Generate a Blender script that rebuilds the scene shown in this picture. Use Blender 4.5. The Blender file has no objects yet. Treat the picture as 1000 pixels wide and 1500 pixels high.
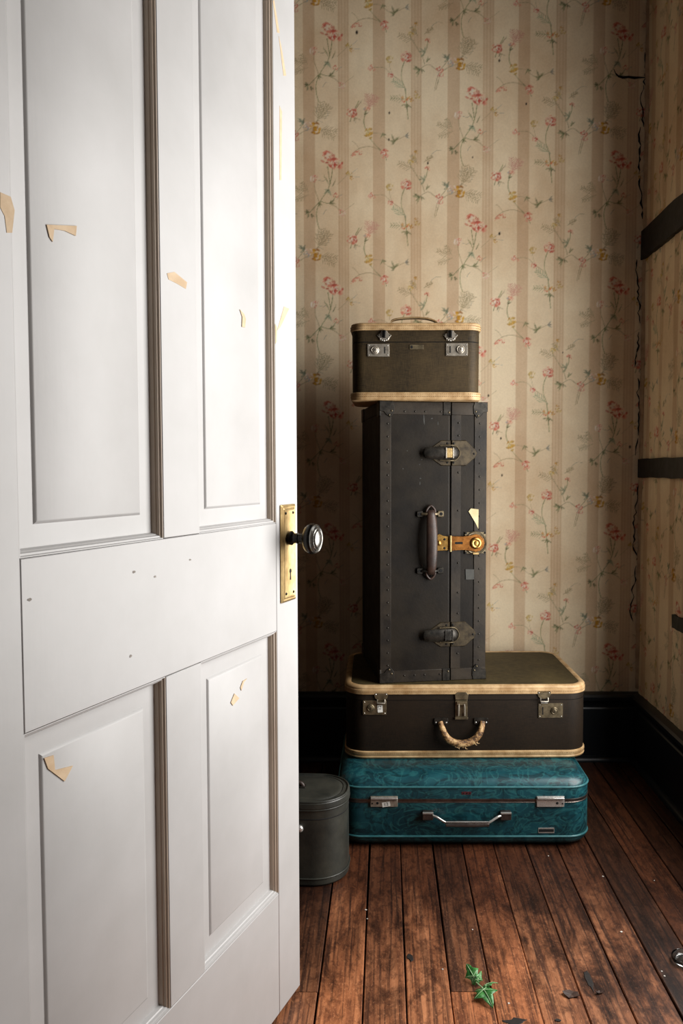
import bpy, bmesh, math, random
import numpy as np
from mathutils import Vector, Matrix

C = bpy.context.scene
COL = C.collection
random.seed(7)
PI = math.pi
R = math.radians

# ------------------------------------------------------------------ camera
EYE = 1.047
PITCH = 3.1
cam_d = bpy.data.cameras.new('camera')
cam_d.sensor_fit = 'AUTO'
cam_d.sensor_width = 36.0
cam_d.lens = 1200.0 / 1500.0 * 36.0
cam_d.shift_x = -65.0 / 1500.0
cam_d.shift_y = 0.0
cam_d.clip_start = 0.02
cam = bpy.data.objects.new('camera', cam_d)
COL.objects.link(cam)
cam.location = (0, 0, EYE)
cam.rotation_euler = (R(90 - PITCH), 0, 0)
C.camera = cam

# ------------------------------------------------------------------ world, lights, exposure
world = bpy.data.worlds.new('World')
C.world = world
world.use_nodes = True
bg = world.node_tree.nodes['Background']
bg.inputs['Color'].default_value = (0.80, 0.88, 1.0, 1)
bg.inputs['Strength'].default_value = 0.06

def area(name, loc, rot, sx, sy, energy, color):
    d = bpy.data.lights.new(name, 'AREA')
    d.shape = 'RECTANGLE'
    d.size, d.size_y = sx, sy
    d.energy = energy
    d.color = color
    o = bpy.data.objects.new(name, d)
    COL.objects.link(o)
    o.location = loc
    o.rotation_euler = rot
    return o

# daylight through the window in the right-hand wall (just out of frame)
WIN_Y0, WIN_Y1, WIN_Z0, WIN_Z1 = 1.36, 2.24, 0.30, 2.12
area('window_daylight', (1.0, (WIN_Y0 + WIN_Y1) / 2, (WIN_Z0 + WIN_Z1) / 2), (R(90), 0, R(90)),
     WIN_Y1 - WIN_Y0 - 0.04, WIN_Z1 - WIN_Z0 - 0.04, 33.0, (1.0, 0.975, 0.94))

C.view_settings.view_transform = 'Standard'
C.view_settings.look = 'None'
C.view_settings.gamma = 1.0
C.view_settings.use_curve_mapping = False
C.view_settings.exposure = 0.57
C.cycles.max_bounces = 8
C.cycles.diffuse_bounces = 5
C.cycles.caustics_reflective = False
C.cycles.caustics_refractive = False

# ------------------------------------------------------------------ helpers
class MB:
    """collects shapes, links them as one mesh object"""
    def __init__(s):
        s.v, s.f = [], []
    def add(s, vs, fs, M=None):
        k = len(s.v)
        for p in vs:
            p = Vector(p)
            s.v.append(tuple(M @ p) if M is not None else tuple(p))
        s.f += [tuple(i + k for i in q) for q in fs]
        return s
    def box(s, x0, x1, y0, y1, z0, z1, M=None):
        return s.add([(x0, y0, z0), (x1, y0, z0), (x1, y1, z0), (x0, y1, z0),
                      (x0, y0, z1), (x1, y0, z1), (x1, y1, z1), (x0, y1, z1)],
                     [(0, 3, 2, 1), (4, 5, 6, 7), (0, 1, 5, 4), (1, 2, 6, 5), (2, 3, 7, 6), (3, 0, 4, 7)], M)
    def loft(s, rings, cap0=True, cap1=True, M=None):
        n = len(rings[0]); vs = [p for r in rings for p in r]; fs = []
        for i in range(len(rings) - 1):
            for j in range(n):
                a, b = i * n + j, i * n + (j + 1) % n
                fs.append((a, b, b + n, a + n))
        if cap0: fs.append(tuple(reversed(range(n))))
        if cap1: fs.append(tuple((len(rings) - 1) * n + j for j in range(n)))
        return s.add(vs, fs, M)
    def prism(s, poly, y0, y1, M=None, inset=0.0):
        """poly in xz (counter-clockwise seen from the front, -y), from back y0 to front y1"""
        cx = sum(p[0] for p in poly) / len(poly); cz = sum(p[1] for p in poly) / len(poly)
        r = []
        r.append([(x, y0, z) for x, z in poly])
        if inset:
            e = y1 + (inset if y1 < y0 else -inset)
            r.append([(x, e, z) for x, z in poly])
            q = []
            for x, z in poly:
                d = math.hypot(x - cx, z - cz) or 1
                k = max(0.0, 1 - inset / d)
                q.append((cx + (x - cx) * k, y1, cz + (z - cz) * k))
            r.append(q)
        else:
            r.append([(x, y1, z) for x, z in poly])
        return s.loft(r, M=M)
    def lathe(s, prof, M=None, n=20):
        """prof: list of (radius, height) about local z"""
        rings = [[(r * math.cos(2 * PI * j / n), r * math.sin(2 * PI * j / n), h) for j in range(n)] for r, h in prof]
        return s.loft(rings, M=M)
    def knob(s, x, y, z, prof, n=18):
        """lathe about the -y axis, starting at (x,y,z)"""
        M = Matrix.Translation((x, y, z)) @ Matrix.Rotation(R(90), 4, 'X')
        return s.lathe(prof, M, n)
    def tube(s, path, rad, n=8, flat=1.0, close=True):
        P = [Vector(p) for p in path]; rings = []
        up0 = None
        for i, p in enumerate(P):
            t = (P[min(i + 1, len(P) - 1)] - P[max(i - 1, 0)]).normalized()
            if up0 is None:
                up0 = Vector((0, 1, 0)) if abs(t.y) < 0.9 else Vector((0, 0, 1))
            a = up0 - t * up0.dot(t)
            a.normalize(); up0 = a
            b = t.cross(a)
            r = rad[i] if isinstance(rad, (list, tuple)) else rad
            rings.append([tuple(p + a * (math.cos(2 * PI * j / n) * r * flat) + b * (math.sin(2 * PI * j / n) * r)) for j in range(n)])
        return s.loft(rings, close, close)
    def build(s, name, mat, parent=None, smooth=40, bevel=0, seg=2):
        me = bpy.data.meshes.new(name)
        me.from_pydata(s.v, [], s.f)
        bm = bmesh.new(); bm.from_mesh(me)
        bmesh.ops.recalc_face_normals(bm, faces=bm.faces)
        bm.to_mesh(me); bm.free()
        if smooth:
            me.polygons.foreach_set('use_smooth', [True] * len(me.polygons))
            me.set_sharp_from_angle(angle=R(smooth))
        o = bpy.data.objects.new(name, me)
        COL.objects.link(o)
        if mat: me.materials.append(mat)
        if parent: o.parent = parent
        if bevel:
            m = o.modifiers.new('bevel', 'BEVEL')
            m.width = bevel; m.segments = seg; m.limit_method = 'ANGLE'; m.angle_limit = R(35)
            m.harden_normals = False
        return o

def thing(name, label, cat, loc, rz=0, group=None):
    o = bpy.data.objects.new(name, None)
    COL.objects.link(o)
    o.location = loc; o.rotation_euler = (0, 0, rz); o.empty_display_size = 0.05
    return tag(o, label, cat, group)
def tag(o, label, cat, group=None):
    o['label'] = label; o['category'] = cat
    if group: o['group'] = group
    return o
def structure(o, label=None, cat=None):
    o['kind'] = 'structure'
    if label: o['label'] = label
    if cat: o['category'] = cat
    return o

def rrect(w, d, r, z, n=7, cx=0.0, cy=0.0, bow=0.0):
    """rounded rectangle outline, w along x, d along y"""
    r = max(0.0005, min(r, w / 2 - 1e-4, d / 2 - 1e-4)); out = []
    for qx, qy, a0 in ((1, -1, -90), (1, 1, 0), (-1, 1, 90), (-1, -1, 180)):
        for i in range(n + 1):
            a = R(a0 + 90 * i / n)
            out.append((cx + qx * (w / 2 - r) + r * math.cos(a), cy + qy * (d / 2 - r) + r * math.sin(a), z))
    return out
def rbox(w, d, r, prof, n=7):
    """rings for a rounded box: prof = list of (inset, z)"""
    return [rrect(w - 2 * i, d - 2 * i, r - i, z, n) for i, z in prof]
def rpoly(cx, cz, w, h, r, n=4):
    return [(x, z) for x, z, _ in [(p[0], p[1], 0) for p in rrect(w, h, r, 0, n, cx, cz)]]
def circle(cx, cz, r, n=16):
    return [(cx + r * math.cos(2 * PI * i / n), cz + r * math.sin(2 * PI * i / n)) for i in range(n)]
def stitches(w, d, r, z, step=0.0062, ln=0.0040, rad=0.0007):
    """a row of thread stitches round a rounded outline"""
    pts = [Vector(p) for p in rrect(w, d, r, z, 10)]
    pts.append(pts[0]); m = MB(); carry = 0.0
    for a, b in zip(pts, pts[1:]):
        L = (b - a).length; t = (b - a) / L if L > 1e-9 else Vector((1, 0, 0)); q = carry
        nrm = t.cross(Vector((0, 0, 1)))
        while q < L:
            p0 = a + t * q; p1 = p0 + t * ln
            vs = []
            for p in (p0, p1):
                vs += [p - Vector((0, 0, rad)) - nrm * 0.0004, p + nrm * rad, p + Vector((0, 0, rad)) - nrm * 0.0004]
            m.add(vs, [(0, 1, 4, 3), (1, 2, 5, 4), (2, 0, 3, 5), (0, 2, 1), (3, 4, 5)])
            q += step
        carry = q - L
    return m
def catmull(pts, per=6):
    P = [Vector(p) for p in pts]; out = []
    for i in range(len(P) - 1):
        p0, p1, p2, p3 = P[max(i - 1, 0)], P[i], P[i + 1], P[min(i + 2, len(P) - 1)]
        for k in range(per):
            t = k / per
            out.append(0.5 * ((2 * p1) + (p2 - p0) * t + (2 * p0 - 5 * p1 + 4 * p2 - p3) * t * t + (3 * p1 - p0 - 3 * p2 + p3) * t ** 3))
    out.append(P[-1]); return out

# ------------------------------------------------------------------ materials
def lin(c):
    c = [x / 255.0 for x in c]
    return tuple((x / 12.92 if x <= 0.04045 else ((x + 0.055) / 1.055) ** 2.4) for x in c) + (1.0,)
class NT:
    def __init__(s, name):
        s.m = bpy.data.materials.new(name); s.m.use_nodes = True
        s.t = s.m.node_tree; s.b = s.t.nodes['Principled BSDF']
    def n(s, typ, **kw):
        o = s.t.nodes.new(typ)
        for k, v in kw.items():
            if hasattr(o, k): setattr(o, k, v)
        return o
    def l(s, a, b): s.t.links.new(a, b)
    def coords(s, scale=(1, 1, 1), kind='Object'):
        c = s.n('ShaderNodeTexCoord'); mp = s.n('ShaderNodeMapping'); mp.inputs['Scale'].default_value = scale
        s.l(c.outputs[kind], mp.inputs['Vector']); return mp.outputs['Vector']
    def noise(s, vec, scale, detail=4, rough=0.55, dist=0.0):
        o = s.n('ShaderNodeTexNoise'); o.inputs['Scale'].default_value = scale; o.inputs['Detail'].default_value = detail
        o.inputs['Roughness'].default_value = rough; o.inputs['Distortion'].default_value = dist
        s.l(vec, o.inputs['Vector']); return o.outputs['Fac']
    def ramp(s, fac, stops):
        o = s.n('ShaderNodeValToRGB'); e = o.color_ramp.elements
        while len(e) < len(stops): e.new(0.5)
        for i, (p, c) in enumerate(stops):
            e[i].position = p; e[i].color = c if len(c) == 4 else (*c, 1)
        s.l(fac, o.inputs['Fac']); return o.outputs['Color']
    def mix(s, fac, a, b, mode='MIX'):
        o = s.n('ShaderNodeMix'); o.data_type = 'RGBA'; o.blend_type = mode
        for sock, v in ((o.inputs[0], fac), (o.inputs[6], a), (o.inputs[7], b)):
            if hasattr(v, 'links') or hasattr(v, 'is_linked'): s.l(v, sock)
            else: sock.default_value = v
        return o.outputs[2]
    def math(s, op, a, b=0.5):
        o = s.n('ShaderNodeMath'); o.operation = op
        for sock, v in ((o.inputs[0], a), (o.inputs[1], b)):
            if hasattr(v, 'is_linked'): s.l(v, sock)
            else: sock.default_value = v
        return o.outputs[0]
    def bump(s, h, strength=0.3, dist=0.002):
        o = s.n('ShaderNodeBump'); o.inputs['Strength'].default_value = strength; o.inputs['Distance'].default_value = dist
        s.l(h, o.inputs['Height']); s.l(o.outputs['Normal'], s.b.inputs['Normal'])
    def base(s, c):
        if hasattr(c, 'is_linked'): s.l(c, s.b.inputs['Base Color'])
        else: s.b.inputs['Base Color'].default_value = c
    def rough(s, r):
        if hasattr(r, 'is_linked'): s.l(r, s.b.inputs['Roughness'])
        else: s.b.inputs['Roughness'].default_value = r

def m_worn(name, c0, c1, rough=0.5, metal=0.0, scale=25, bump=0.15, bscale=None, spec=0.5):
    t = NT(name); v = t.coords()
    f = t.noise(v, scale, 6, 0.6)
    t.base(t.ramp(f, [(0.35, lin(c0)), (0.68, lin(c1))]))
    t.b.inputs['Metallic'].default_value = metal
    t.b.inputs['Specular IOR Level'].default_value = spec
    f2 = t.noise(v, scale * 2.3, 5, 0.6)
    o = t.n('ShaderNodeMapRange'); t.l(f2, o.inputs[0]); o.inputs[3].default_value = rough - 0.12; o.inputs[4].default_value = rough + 0.12
    t.rough(o.outputs[0])
    if bump: t.bump(t.noise(v, bscale or scale * 6, 4, 0.6), bump, 0.001)
    return t.m

def m_tweed(name, c0, c1, rough=0.62):
    t = NT(name); v = t.coords()
    a = t.noise(t.coords((60, 60, 900)), 1.0, 2)
    b = t.noise(t.coords((900, 900, 60)), 1.0, 2)
    w = t.math('MULTIPLY', t.math('ADD', a, b), 0.5)
    wear = t.noise(v, 7, 5, 0.6)
    c = t.ramp(w, [(0.38, lin(c0)), (0.62, lin(c1))])
    c = t.mix(t.ramp(wear, [(0.40, (0, 0, 0, 1)), (0.75, (0.55, 0.55, 0.55, 1))]), c, lin([min(255, x * 1.35) for x in c1]))
    t.base(c); t.rough(rough); t.b.inputs['Specular IOR Level'].default_value = 0.22
    t.bump(w, 0.35, 0.0008)
    return t.m

def m_paint(name, c0, c1, rough=0.42):
    t = NT(name); v = t.coords()
    f = t.noise(v, 5, 6, 0.6)
    t.base(t.ramp(f, [(0.3, lin(c0)), (0.7, lin(c1))]))
    t.rough(rough)
    brush = t.noise(t.coords((140, 140, 7)), 1.0, 3)
    t.bump(t.math('ADD', t.math('MULTIPLY', brush, 0.6), t.noise(v, 45, 4)), 0.10, 0.0012)
    return t.m

def m_wall():
    t = NT('floral_wallpaper'); v = t.coords()
    a = t.n('ShaderNodeAttribute'); a.attribute_name = 'print'
    st = t.noise(v, 2.2, 6, 0.62)
    c = t.mix(t.ramp(st, [(0.42, (0, 0, 0, 1)), (0.75, (0.55, 0.55, 0.55, 1))]), a.outputs['Color'], lin((196, 160, 122)), 'MULTIPLY')
    g = t.noise(t.coords((160, 160, 160)), 1.0, 3)
    c = t.mix(0.10, c, t.ramp(g, [(0.3, (0.2, 0.17, 0.13, 1)), (0.7, (1, 1, 1, 1))]), 'MULTIPLY')
    t.base(c); t.rough(0.85); t.b.inputs['Specular IOR Level'].default_value = 0.2
    t.bump(t.math('ADD', t.noise(v, 260, 3), t.math('MULTIPLY', t.noise(t.coords((30, 30, 3)), 1.0, 3), 2.0)), 0.12, 0.0015)
    return t.m

def m_plank():
    t = NT('worn_floor_board')
    oi = t.n('ShaderNodeObjectInfo')
    c = t.n('ShaderNodeTexCoord')
    off = t.n('ShaderNodeVectorMath'); off.operation = 'MULTIPLY_ADD'
    comb = t.n('ShaderNodeCombineXYZ')
    t.l(t.math('MULTIPLY', oi.outputs['Random'], 37.0), comb.inputs[0])
    t.l(t.math('MULTIPLY', oi.outputs['Random'], 91.0), comb.inputs[1])
    off.inputs[1].default_value = (1, 1, 1)
    t.l(c.outputs['Object'], off.inputs[0]); t.l(comb.outputs[0], off.inputs[2])
    def mp(sc):
        o = t.n('ShaderNodeMapping'); o.inputs['Scale'].default_value = sc; t.l(off.outputs[0], o.inputs['Vector']); return o.outputs['Vector']
    grain = t.noise(mp((120, 2.6, 20)), 1.0, 5, 0.62, 0.7)
    wide = t.noise(mp((26, 2.6, 8)), 1.0, 5, 0.62, 1.4)
    patch = t.noise(mp((13, 5.0, 3)), 1.0, 8, 0.72, 0.6)
    speck = t.noise(mp((230, 120, 30)), 1.0, 4, 0.7)
    blotch = t.noise(mp((60, 32, 8)), 1.0, 6, 0.68, 0.5)
    col = t.ramp(wide, [(0.28, lin((92, 58, 40))), (0.5, lin((132, 88, 60))), (0.72, lin((160, 114, 82)))])
    col = t.mix(t.ramp(grain, [(0.38, (0.9, 0.9, 0.9, 1)), (0.52, (0, 0, 0, 1))]), col, lin((58, 36, 26)))
    col = t.mix(t.ramp(blotch, [(0.50, (0, 0, 0, 1)), (0.60, (0.6, 0.6, 0.6, 1))]), col, lin((66, 38, 25)))
    col = t.mix(t.ramp(patch, [(0.52, (0, 0, 0, 1)), (0.66, (0.75, 0.75, 0.75, 1))]), col, lin((52, 31, 22)))
    col = t.mix(t.ramp(speck, [(0.56, (0, 0, 0, 1)), (0.70, (0.55, 0.55, 0.55, 1))]), col, lin((178, 132, 98)))
    col = t.mix(t.ramp(speck, [(0.28, (0.6, 0.6, 0.6, 1)), (0.40, (0, 0, 0, 1))]), col, lin((38, 22, 16)))
    # boards paler near and left, darker towards the back and right
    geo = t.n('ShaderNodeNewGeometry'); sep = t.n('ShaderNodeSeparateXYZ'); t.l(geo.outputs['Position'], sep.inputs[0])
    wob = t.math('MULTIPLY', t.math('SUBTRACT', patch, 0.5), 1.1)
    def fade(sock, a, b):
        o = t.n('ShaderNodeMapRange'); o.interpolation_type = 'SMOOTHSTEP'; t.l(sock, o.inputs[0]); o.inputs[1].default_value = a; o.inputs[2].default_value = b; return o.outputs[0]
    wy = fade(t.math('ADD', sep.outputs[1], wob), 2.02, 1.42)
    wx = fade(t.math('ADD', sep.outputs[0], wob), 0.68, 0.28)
    worn = t.math('MULTIPLY', wy, wx)  # blend mask by position, falls off towards the back and the right
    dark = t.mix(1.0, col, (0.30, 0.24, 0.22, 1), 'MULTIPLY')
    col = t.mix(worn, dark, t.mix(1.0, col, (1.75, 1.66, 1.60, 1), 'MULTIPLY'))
    val = t.ramp(oi.outputs['Random'], [(0.0, (0.55, 0.53, 0.53, 1)), (0.3, (0.85, 0.82, 0.82, 1)), (0.65, (1.05, 0.99, 0.95, 1)), (1.0, (1.35, 1.18, 1.04, 1))])
    col = t.mix(1.0, col, val, 'MULTIPLY')
    t.base(col)
    o = t.n('ShaderNodeMapRange'); t.l(patch, o.inputs[0]); o.inputs[3].default_value = 0.62; o.inputs[4].default_value = 0.34
    t.rough(o.outputs[0])
    t.b.inputs['Specular IOR Level'].default_value = 0.35
    t.bump(t.math('ADD', t.math('MULTIPLY', grain, 0.7), t.math('MULTIPLY', speck, 0.6)), 0.5, 0.0012)
    return t.m

def m_teal():
    t = NT('marbled_teal_vinyl'); v = t.coords()
    f = t.noise(v, 7, 5, 0.55, 1.4)
    veins = t.noise(t.coords((1, 1, 1.6)), 7.5, 4, 0.5, 2.6)
    c = t.ramp(f, [(0.30, lin((11, 48, 56))), (0.55, lin((19, 68, 77))), (0.75, lin((32, 88, 95)))])
    c = t.mix(t.ramp(veins, [(0.44, (0, 0, 0, 1)), (0.5, (0.9, 0.9, 0.9, 1)), (0.56, (0, 0, 0, 1))]), c, lin((8, 40, 47)))
    v3 = t.noise(t.coords((1.3, 1, 1.8)), 9, 4, 0.5, 2.8)
    c = t.mix(t.ramp(v3, [(0.45, (0, 0, 0, 1)), (0.5, (0.4, 0.4, 0.4, 1)), (0.55, (0, 0, 0, 1))]), c, lin((52, 116, 116)))
    t.base(c); t.rough(0.36)
    t.bump(t.noise(v, 400, 2), 0.06, 0.0006)
    return t.m

def m_handle_worn():
    t = NT('frayed_leather'); v = t.coords()
    f = t.noise(v, 90, 5, 0.65)
    t.base(t.ramp(f, [(0.40, lin((70, 48, 28))), (0.50, lin((150, 112, 70))), (0.64, lin((205, 172, 122)))]))
    t.rough(0.6); t.bump(f, 0.7, 0.002); return t.m

M = dict(
    paint=m_paint('white_door_paint', (183, 182, 181), (196, 195, 195)),
    taupe=m_paint('taupe_moulding_paint', (182, 164, 146), (200, 184, 166)),  # warmer tint, on the free-edge moulding strips alone
    bare=m_worn('bare_tan_primer', (205, 176, 140), (222, 197, 164), 0.7, scale=40, bump=0.1),
    nick=m_worn('dark_nick', (120, 112, 104), (165, 158, 150), 0.7, bump=0),
    black_paint=m_paint('black_baseboard_paint', (17, 22, 27), (24, 30, 34), 0.36),
    black_wood=m_worn('black_stained_cleat', (10, 9, 10), (18, 16, 17), 0.55, scale=18, spec=0.3),
    unseen_shell=m_paint('dark_unseen_shell', (58, 48, 40), (70, 60, 50), 0.7),  # unseen walls and ceiling, darkened to cut bounced light
    wall=m_wall(),
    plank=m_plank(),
    sub=m_worn('dark_subfloor', (10, 8, 7), (16, 12, 10), 0.9, bump=0),
    olive=m_tweed('olive_brown_tweed', (32, 25, 14), (62, 50, 31)),
    brown=m_tweed('dark_brown_tweed', (19, 14, 9), (35, 26, 17)),
    olive_top=m_tweed('olive_lid_cloth', (44, 37, 21), (70, 60, 36)),
    cream=m_worn('aged_cream_leather', (158, 124, 82), (205, 174, 130), 0.5, scale=30, bump=0.25),
    thread=m_worn('dark_thread', (92, 66, 38), (120, 90, 54), 0.8, bump=0),
    fibre=m_worn('black_vulcanised_fibre', (19, 15, 11), (36, 30, 22), 0.5, scale=9, bump=0.25, bscale=130, spec=0.2),
    fibre_edge=m_worn('worn_fibre_binding', (26, 21, 16), (52, 44, 34), 0.48, scale=14, bump=0.3, bscale=90, spec=0.3),
    fibre_side=m_worn('dark_fibre_side', (16, 15, 14), (28, 26, 24), 0.5, scale=9, bump=0.2, spec=0.25),
    gap=m_worn('dark_gap', (6, 6, 6), (9, 8, 8), 0.9, bump=0),
    blackmetal=m_worn('blackened_iron', (34, 32, 29), (64, 60, 54), 0.4, 0.6, scale=60, bump=0.1),
    bronze=m_worn('tarnished_bronze', (92, 82, 64), (138, 124, 98), 0.4, 0.65, scale=50, bump=0.1),
    brass=m_worn('old_brass', (150, 112, 58), (206, 164, 92), 0.30, 0.95, scale=45, bump=0.08),
    copper=m_worn('coppery_brass', (132, 84, 42), (178, 120, 62), 0.30, 0.95, scale=45, bump=0.08),
    plate=m_worn('satin_brass_plate', (150, 124, 80), (188, 163, 114), 0.42, 0.75, scale=45, bump=0.1),
    nickel=m_worn('dull_nickel', (140, 131, 118), (188, 180, 166), 0.36, 0.6, scale=60, bump=0.08),
    chrome=m_worn('chrome_trim', (204, 200, 194), (228, 226, 222), 0.25, 0.7, scale=60, bump=0.03),
    trimmetal=m_worn('dark_aluminium_strip', (96, 86, 82), (126, 116, 110), 0.32, 0.9, scale=40, bump=0.05),
    pewter=m_worn('dark_pewter', (92, 92, 90), (140, 138, 132), 0.26, 0.9, scale=40, bump=0.03),
    knobdark=m_worn('black_bronze', (32, 31, 30), (52, 50, 47), 0.28, 0.85, scale=40, bump=0.03),
    handleleather=m_worn('oxblood_leather', (36, 24, 19), (62, 42, 32), 0.45, scale=35, bump=0.3),
    frayed=m_handle_worn(),
    teal=m_teal(),
    tealpiping=m_worn('teal_piping', (42, 94, 100), (64, 114, 118), 0.32, scale=40, bump=0.05),
    grey=m_worn('grey_green_leatherette', (34, 36, 33), (60, 60, 53), 0.42, scale=12, bump=0.25, bscale=160),
    paper=m_worn('old_paper_label', (196, 180, 136), (222, 208, 168), 0.8, bump=0.1),
    greylabel=m_worn('worn_grey_sticker', (40, 40, 37), (60, 60, 55), 0.6, bump=0.1),
    white=m_worn('white_sticker', (224, 222, 214), (236, 234, 228), 0.6, bump=0),
    ink=m_worn('black_ink', (18, 17, 17), (26, 25, 25), 0.7, bump=0),
    red=m_worn('dark_red_enamel', (72, 30, 40), (92, 40, 48), 0.4, bump=0),
    deadleaf=m_worn('dead_brown_leaf', (48, 33, 28), (84, 62, 52), 0.55, scale=80, bump=0.2),
    flake=m_worn('white_paint_flake', (214, 208, 198), (232, 228, 220), 0.7, bump=0),
    burn=m_worn('charred_mark', (18, 14, 12), (36, 26, 20), 0.7, scale=90, bump=0.2),
)
def m_leaf():
    t = NT('ivy_leaf'); v = t.coords()
    f = t.noise(v, 120, 4)
    t.base(t.ramp(f, [(0.35, lin((38, 104, 44))), (0.6, lin((86, 156, 84)))]))
    t.rough(0.35); t.b.inputs['Subsurface Weight'].default_value = 0.0
    return t.m
M['leaf'] = m_leaf()
M['vein'] = m_worn('pale_leaf_vein', (150, 196, 140), (182, 216, 168), 0.45, bump=0)
def m_glass():
    t = NT('clear_glass'); t.base((0.9, 0.95, 0.92, 1)); t.rough(0.06)
    t.b.inputs['Transmission Weight'].default_value = 1.0; t.b.inputs['IOR'].default_value = 1.45
    return t.m
M['glass'] = m_glass()

# ------------------------------------------------------------------ room measures
BY = 2.90          # back wall
RX = 0.905         # right wall
LX = -1.70         # left wall (hidden behind the door)
FY = 0.76          # front wall, room side
CEIL = 2.95
NEAR = -1.35       # where the right wall ends, behind the camera

# ------------------------------------------------------------------ wallpaper print (painted as a repeating tile, carried as a colour attribute)
TW, TH = 400, 344                     # tile raster: 0.499 m x 0.431 m, half-drop repeat
KX, KY = 400 / 707.0, 344 / 627.0
def srgb(c): return np.array(lin(c)[:3])
PAPER, STRIPE, STRIPE2 = srgb((240, 221, 188)), srgb((217, 191, 158)), srgb((218, 190, 158))
tile = np.zeros((TH, TW, 3)) + PAPER
rs = np.random.RandomState(5)
STR = np.zeros(TW)
for k, c in enumerate((74, 243, 417, 598, 776 - 707)):     # stripe centres in tile units
    for x in range(TW):
        u = x / KX
        if k in (0, 2):
            a = 1.0 if abs(u - c) < 29 else 0.0
        elif k in (1, 3):
            a = 0.62 if abs(u - c) < 26 else 0.0
            for q in (-22, -8, 8, 22):
                if abs(u - c - q) < 3.0: a = 1.0
        else:
            a = 0
        STR[x] = max(STR[x], a)
tile += (STRIPE - PAPER) * STR[None, :, None]
def dab(u, v, rx, ry, ang, col, al, soft=2.2):
    x0, y0 = u * KX, v * KY
    rx, ry = max(rx * KX, 0.55), max(ry * KY, 0.55)
    rr = int(max(rx, ry) * 1.3) + 2; ca, sa = math.cos(ang), math.sin(ang)
    for i in (-2, -1, 0, 1, 2):
        for j in (-3, -2, -1, 0, 1, 2, 3):
            x, y = x0 + TW * i, y0 + TH / 2 * i + TH * j
            if x < -rr or y < -rr or x > TW + rr or y > TH + rr: continue
            a0, a1, b0, b1 = max(0, int(x) - rr), min(TW, int(x) + rr + 1), max(0, int(y) - rr), min(TH, int(y) + rr + 1)
            if a1 <= a0 or b1 <= b0: continue
            X, Y = np.meshgrid(np.arange(a0, a1) + 0.5 - x, np.arange(b0, b1) + 0.5 - y)
            d = np.sqrt(((X * ca + Y * sa) / rx) ** 2 + ((-X * sa + Y * ca) / ry) ** 2)
            w = (np.clip((1.25 - d) * soft, 0, 1) * al)[..., None]
            tile[b0:b1, a0:a1] = tile[b0:b1, a0:a1] * (1 - w) + col * w
PK = [srgb(c) for c in ((206, 98, 82), (222, 128, 106), (188, 74, 64), (232, 160, 138), (240, 204, 178))]
PW = [srgb(c) for c in ((236, 214, 196), (230, 190, 174), (214, 140, 128), (240, 228, 210))]
YL = [srgb(c) for c in ((204, 150, 44), (186, 124, 32), (222, 178, 84), (160, 108, 44), (214, 164, 60))]
YP = [srgb(c) for c in ((212, 186, 110), (200, 166, 84), (222, 204, 150), (180, 146, 76))]
GR = [srgb(c) for c in ((146, 152, 106), (118, 130, 88), (172, 172, 130), (134, 144, 106), (96, 110, 72))]
GB = [srgb(c) for c in ((180, 166, 132), (164, 152, 120), (192, 176, 144))]
GY = [srgb(c) for c in ((176, 178, 166), (158, 164, 158), (190, 186, 176))]
DK = srgb((92, 84, 66))
def pick(p): return p[rs.randint(len(p))]
def line(pts, w, pal, al=0.8):
    P = catmull([(a, b, 0) for a, b in pts], 10)
    for a, b in zip(P, P[1:]):
        d = (b - a); L = d.length; n = max(1, int(L / 3.0)); ang = math.atan2(d.y * KY, d.x * KX)
        c = pick(pal)
        for k in range(n):
            p = a + d * (k / n); dab(p.x, p.y, 3.0, w, ang, c, al)
def leaf(u, v, L, ang, w, pal, al=0.8):
    ang += rs.uniform(-0.2, 0.2); c0 = pick(pal)
    for k in range(5):
        t = k / 4.0; q = w * (0.35 + math.sin(PI * (0.15 + 0.8 * t)))
        dab(u + math.cos(ang) * L * t + rs.uniform(-2, 2), v + math.sin(ang) * L * t + rs.uniform(-2, 2), L * 0.19, q * 0.62, ang + rs.uniform(-0.3, 0.3), c0 if rs.rand() < 0.6 else pick(pal), al * rs.uniform(0.55, 1.0), 1.7)
    if rs.rand() < 0.6: line([(u, v), (u + math.cos(ang) * L * 0.9, v + math.sin(ang) * L * 0.9)], 1.1, [DK], 0.45)
def fern(u, v, ang, L, n, pal, al=0.6):
    e = (u + math.cos(ang) * L, v + math.sin(ang) * L)
    line([(u, v), ((u + e[0]) / 2 + 4, (v + e[1]) / 2), e], 1.6, pal, al)
    for k in range(n):
        t = 0.2 + 0.8 * k / n; l = L * 0.34 * (1.15 - t * 0.7)
        for s in (-1, 1):
            b = ang + s * (0.7 + rs.rand() * 0.3)
            x, y = u + math.cos(ang) * L * t, v + math.sin(ang) * L * t
            line([(x, y), (x + math.cos(b) * l, y + math.sin(b) * l)], 1.7, pal, al * 0.9)
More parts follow.
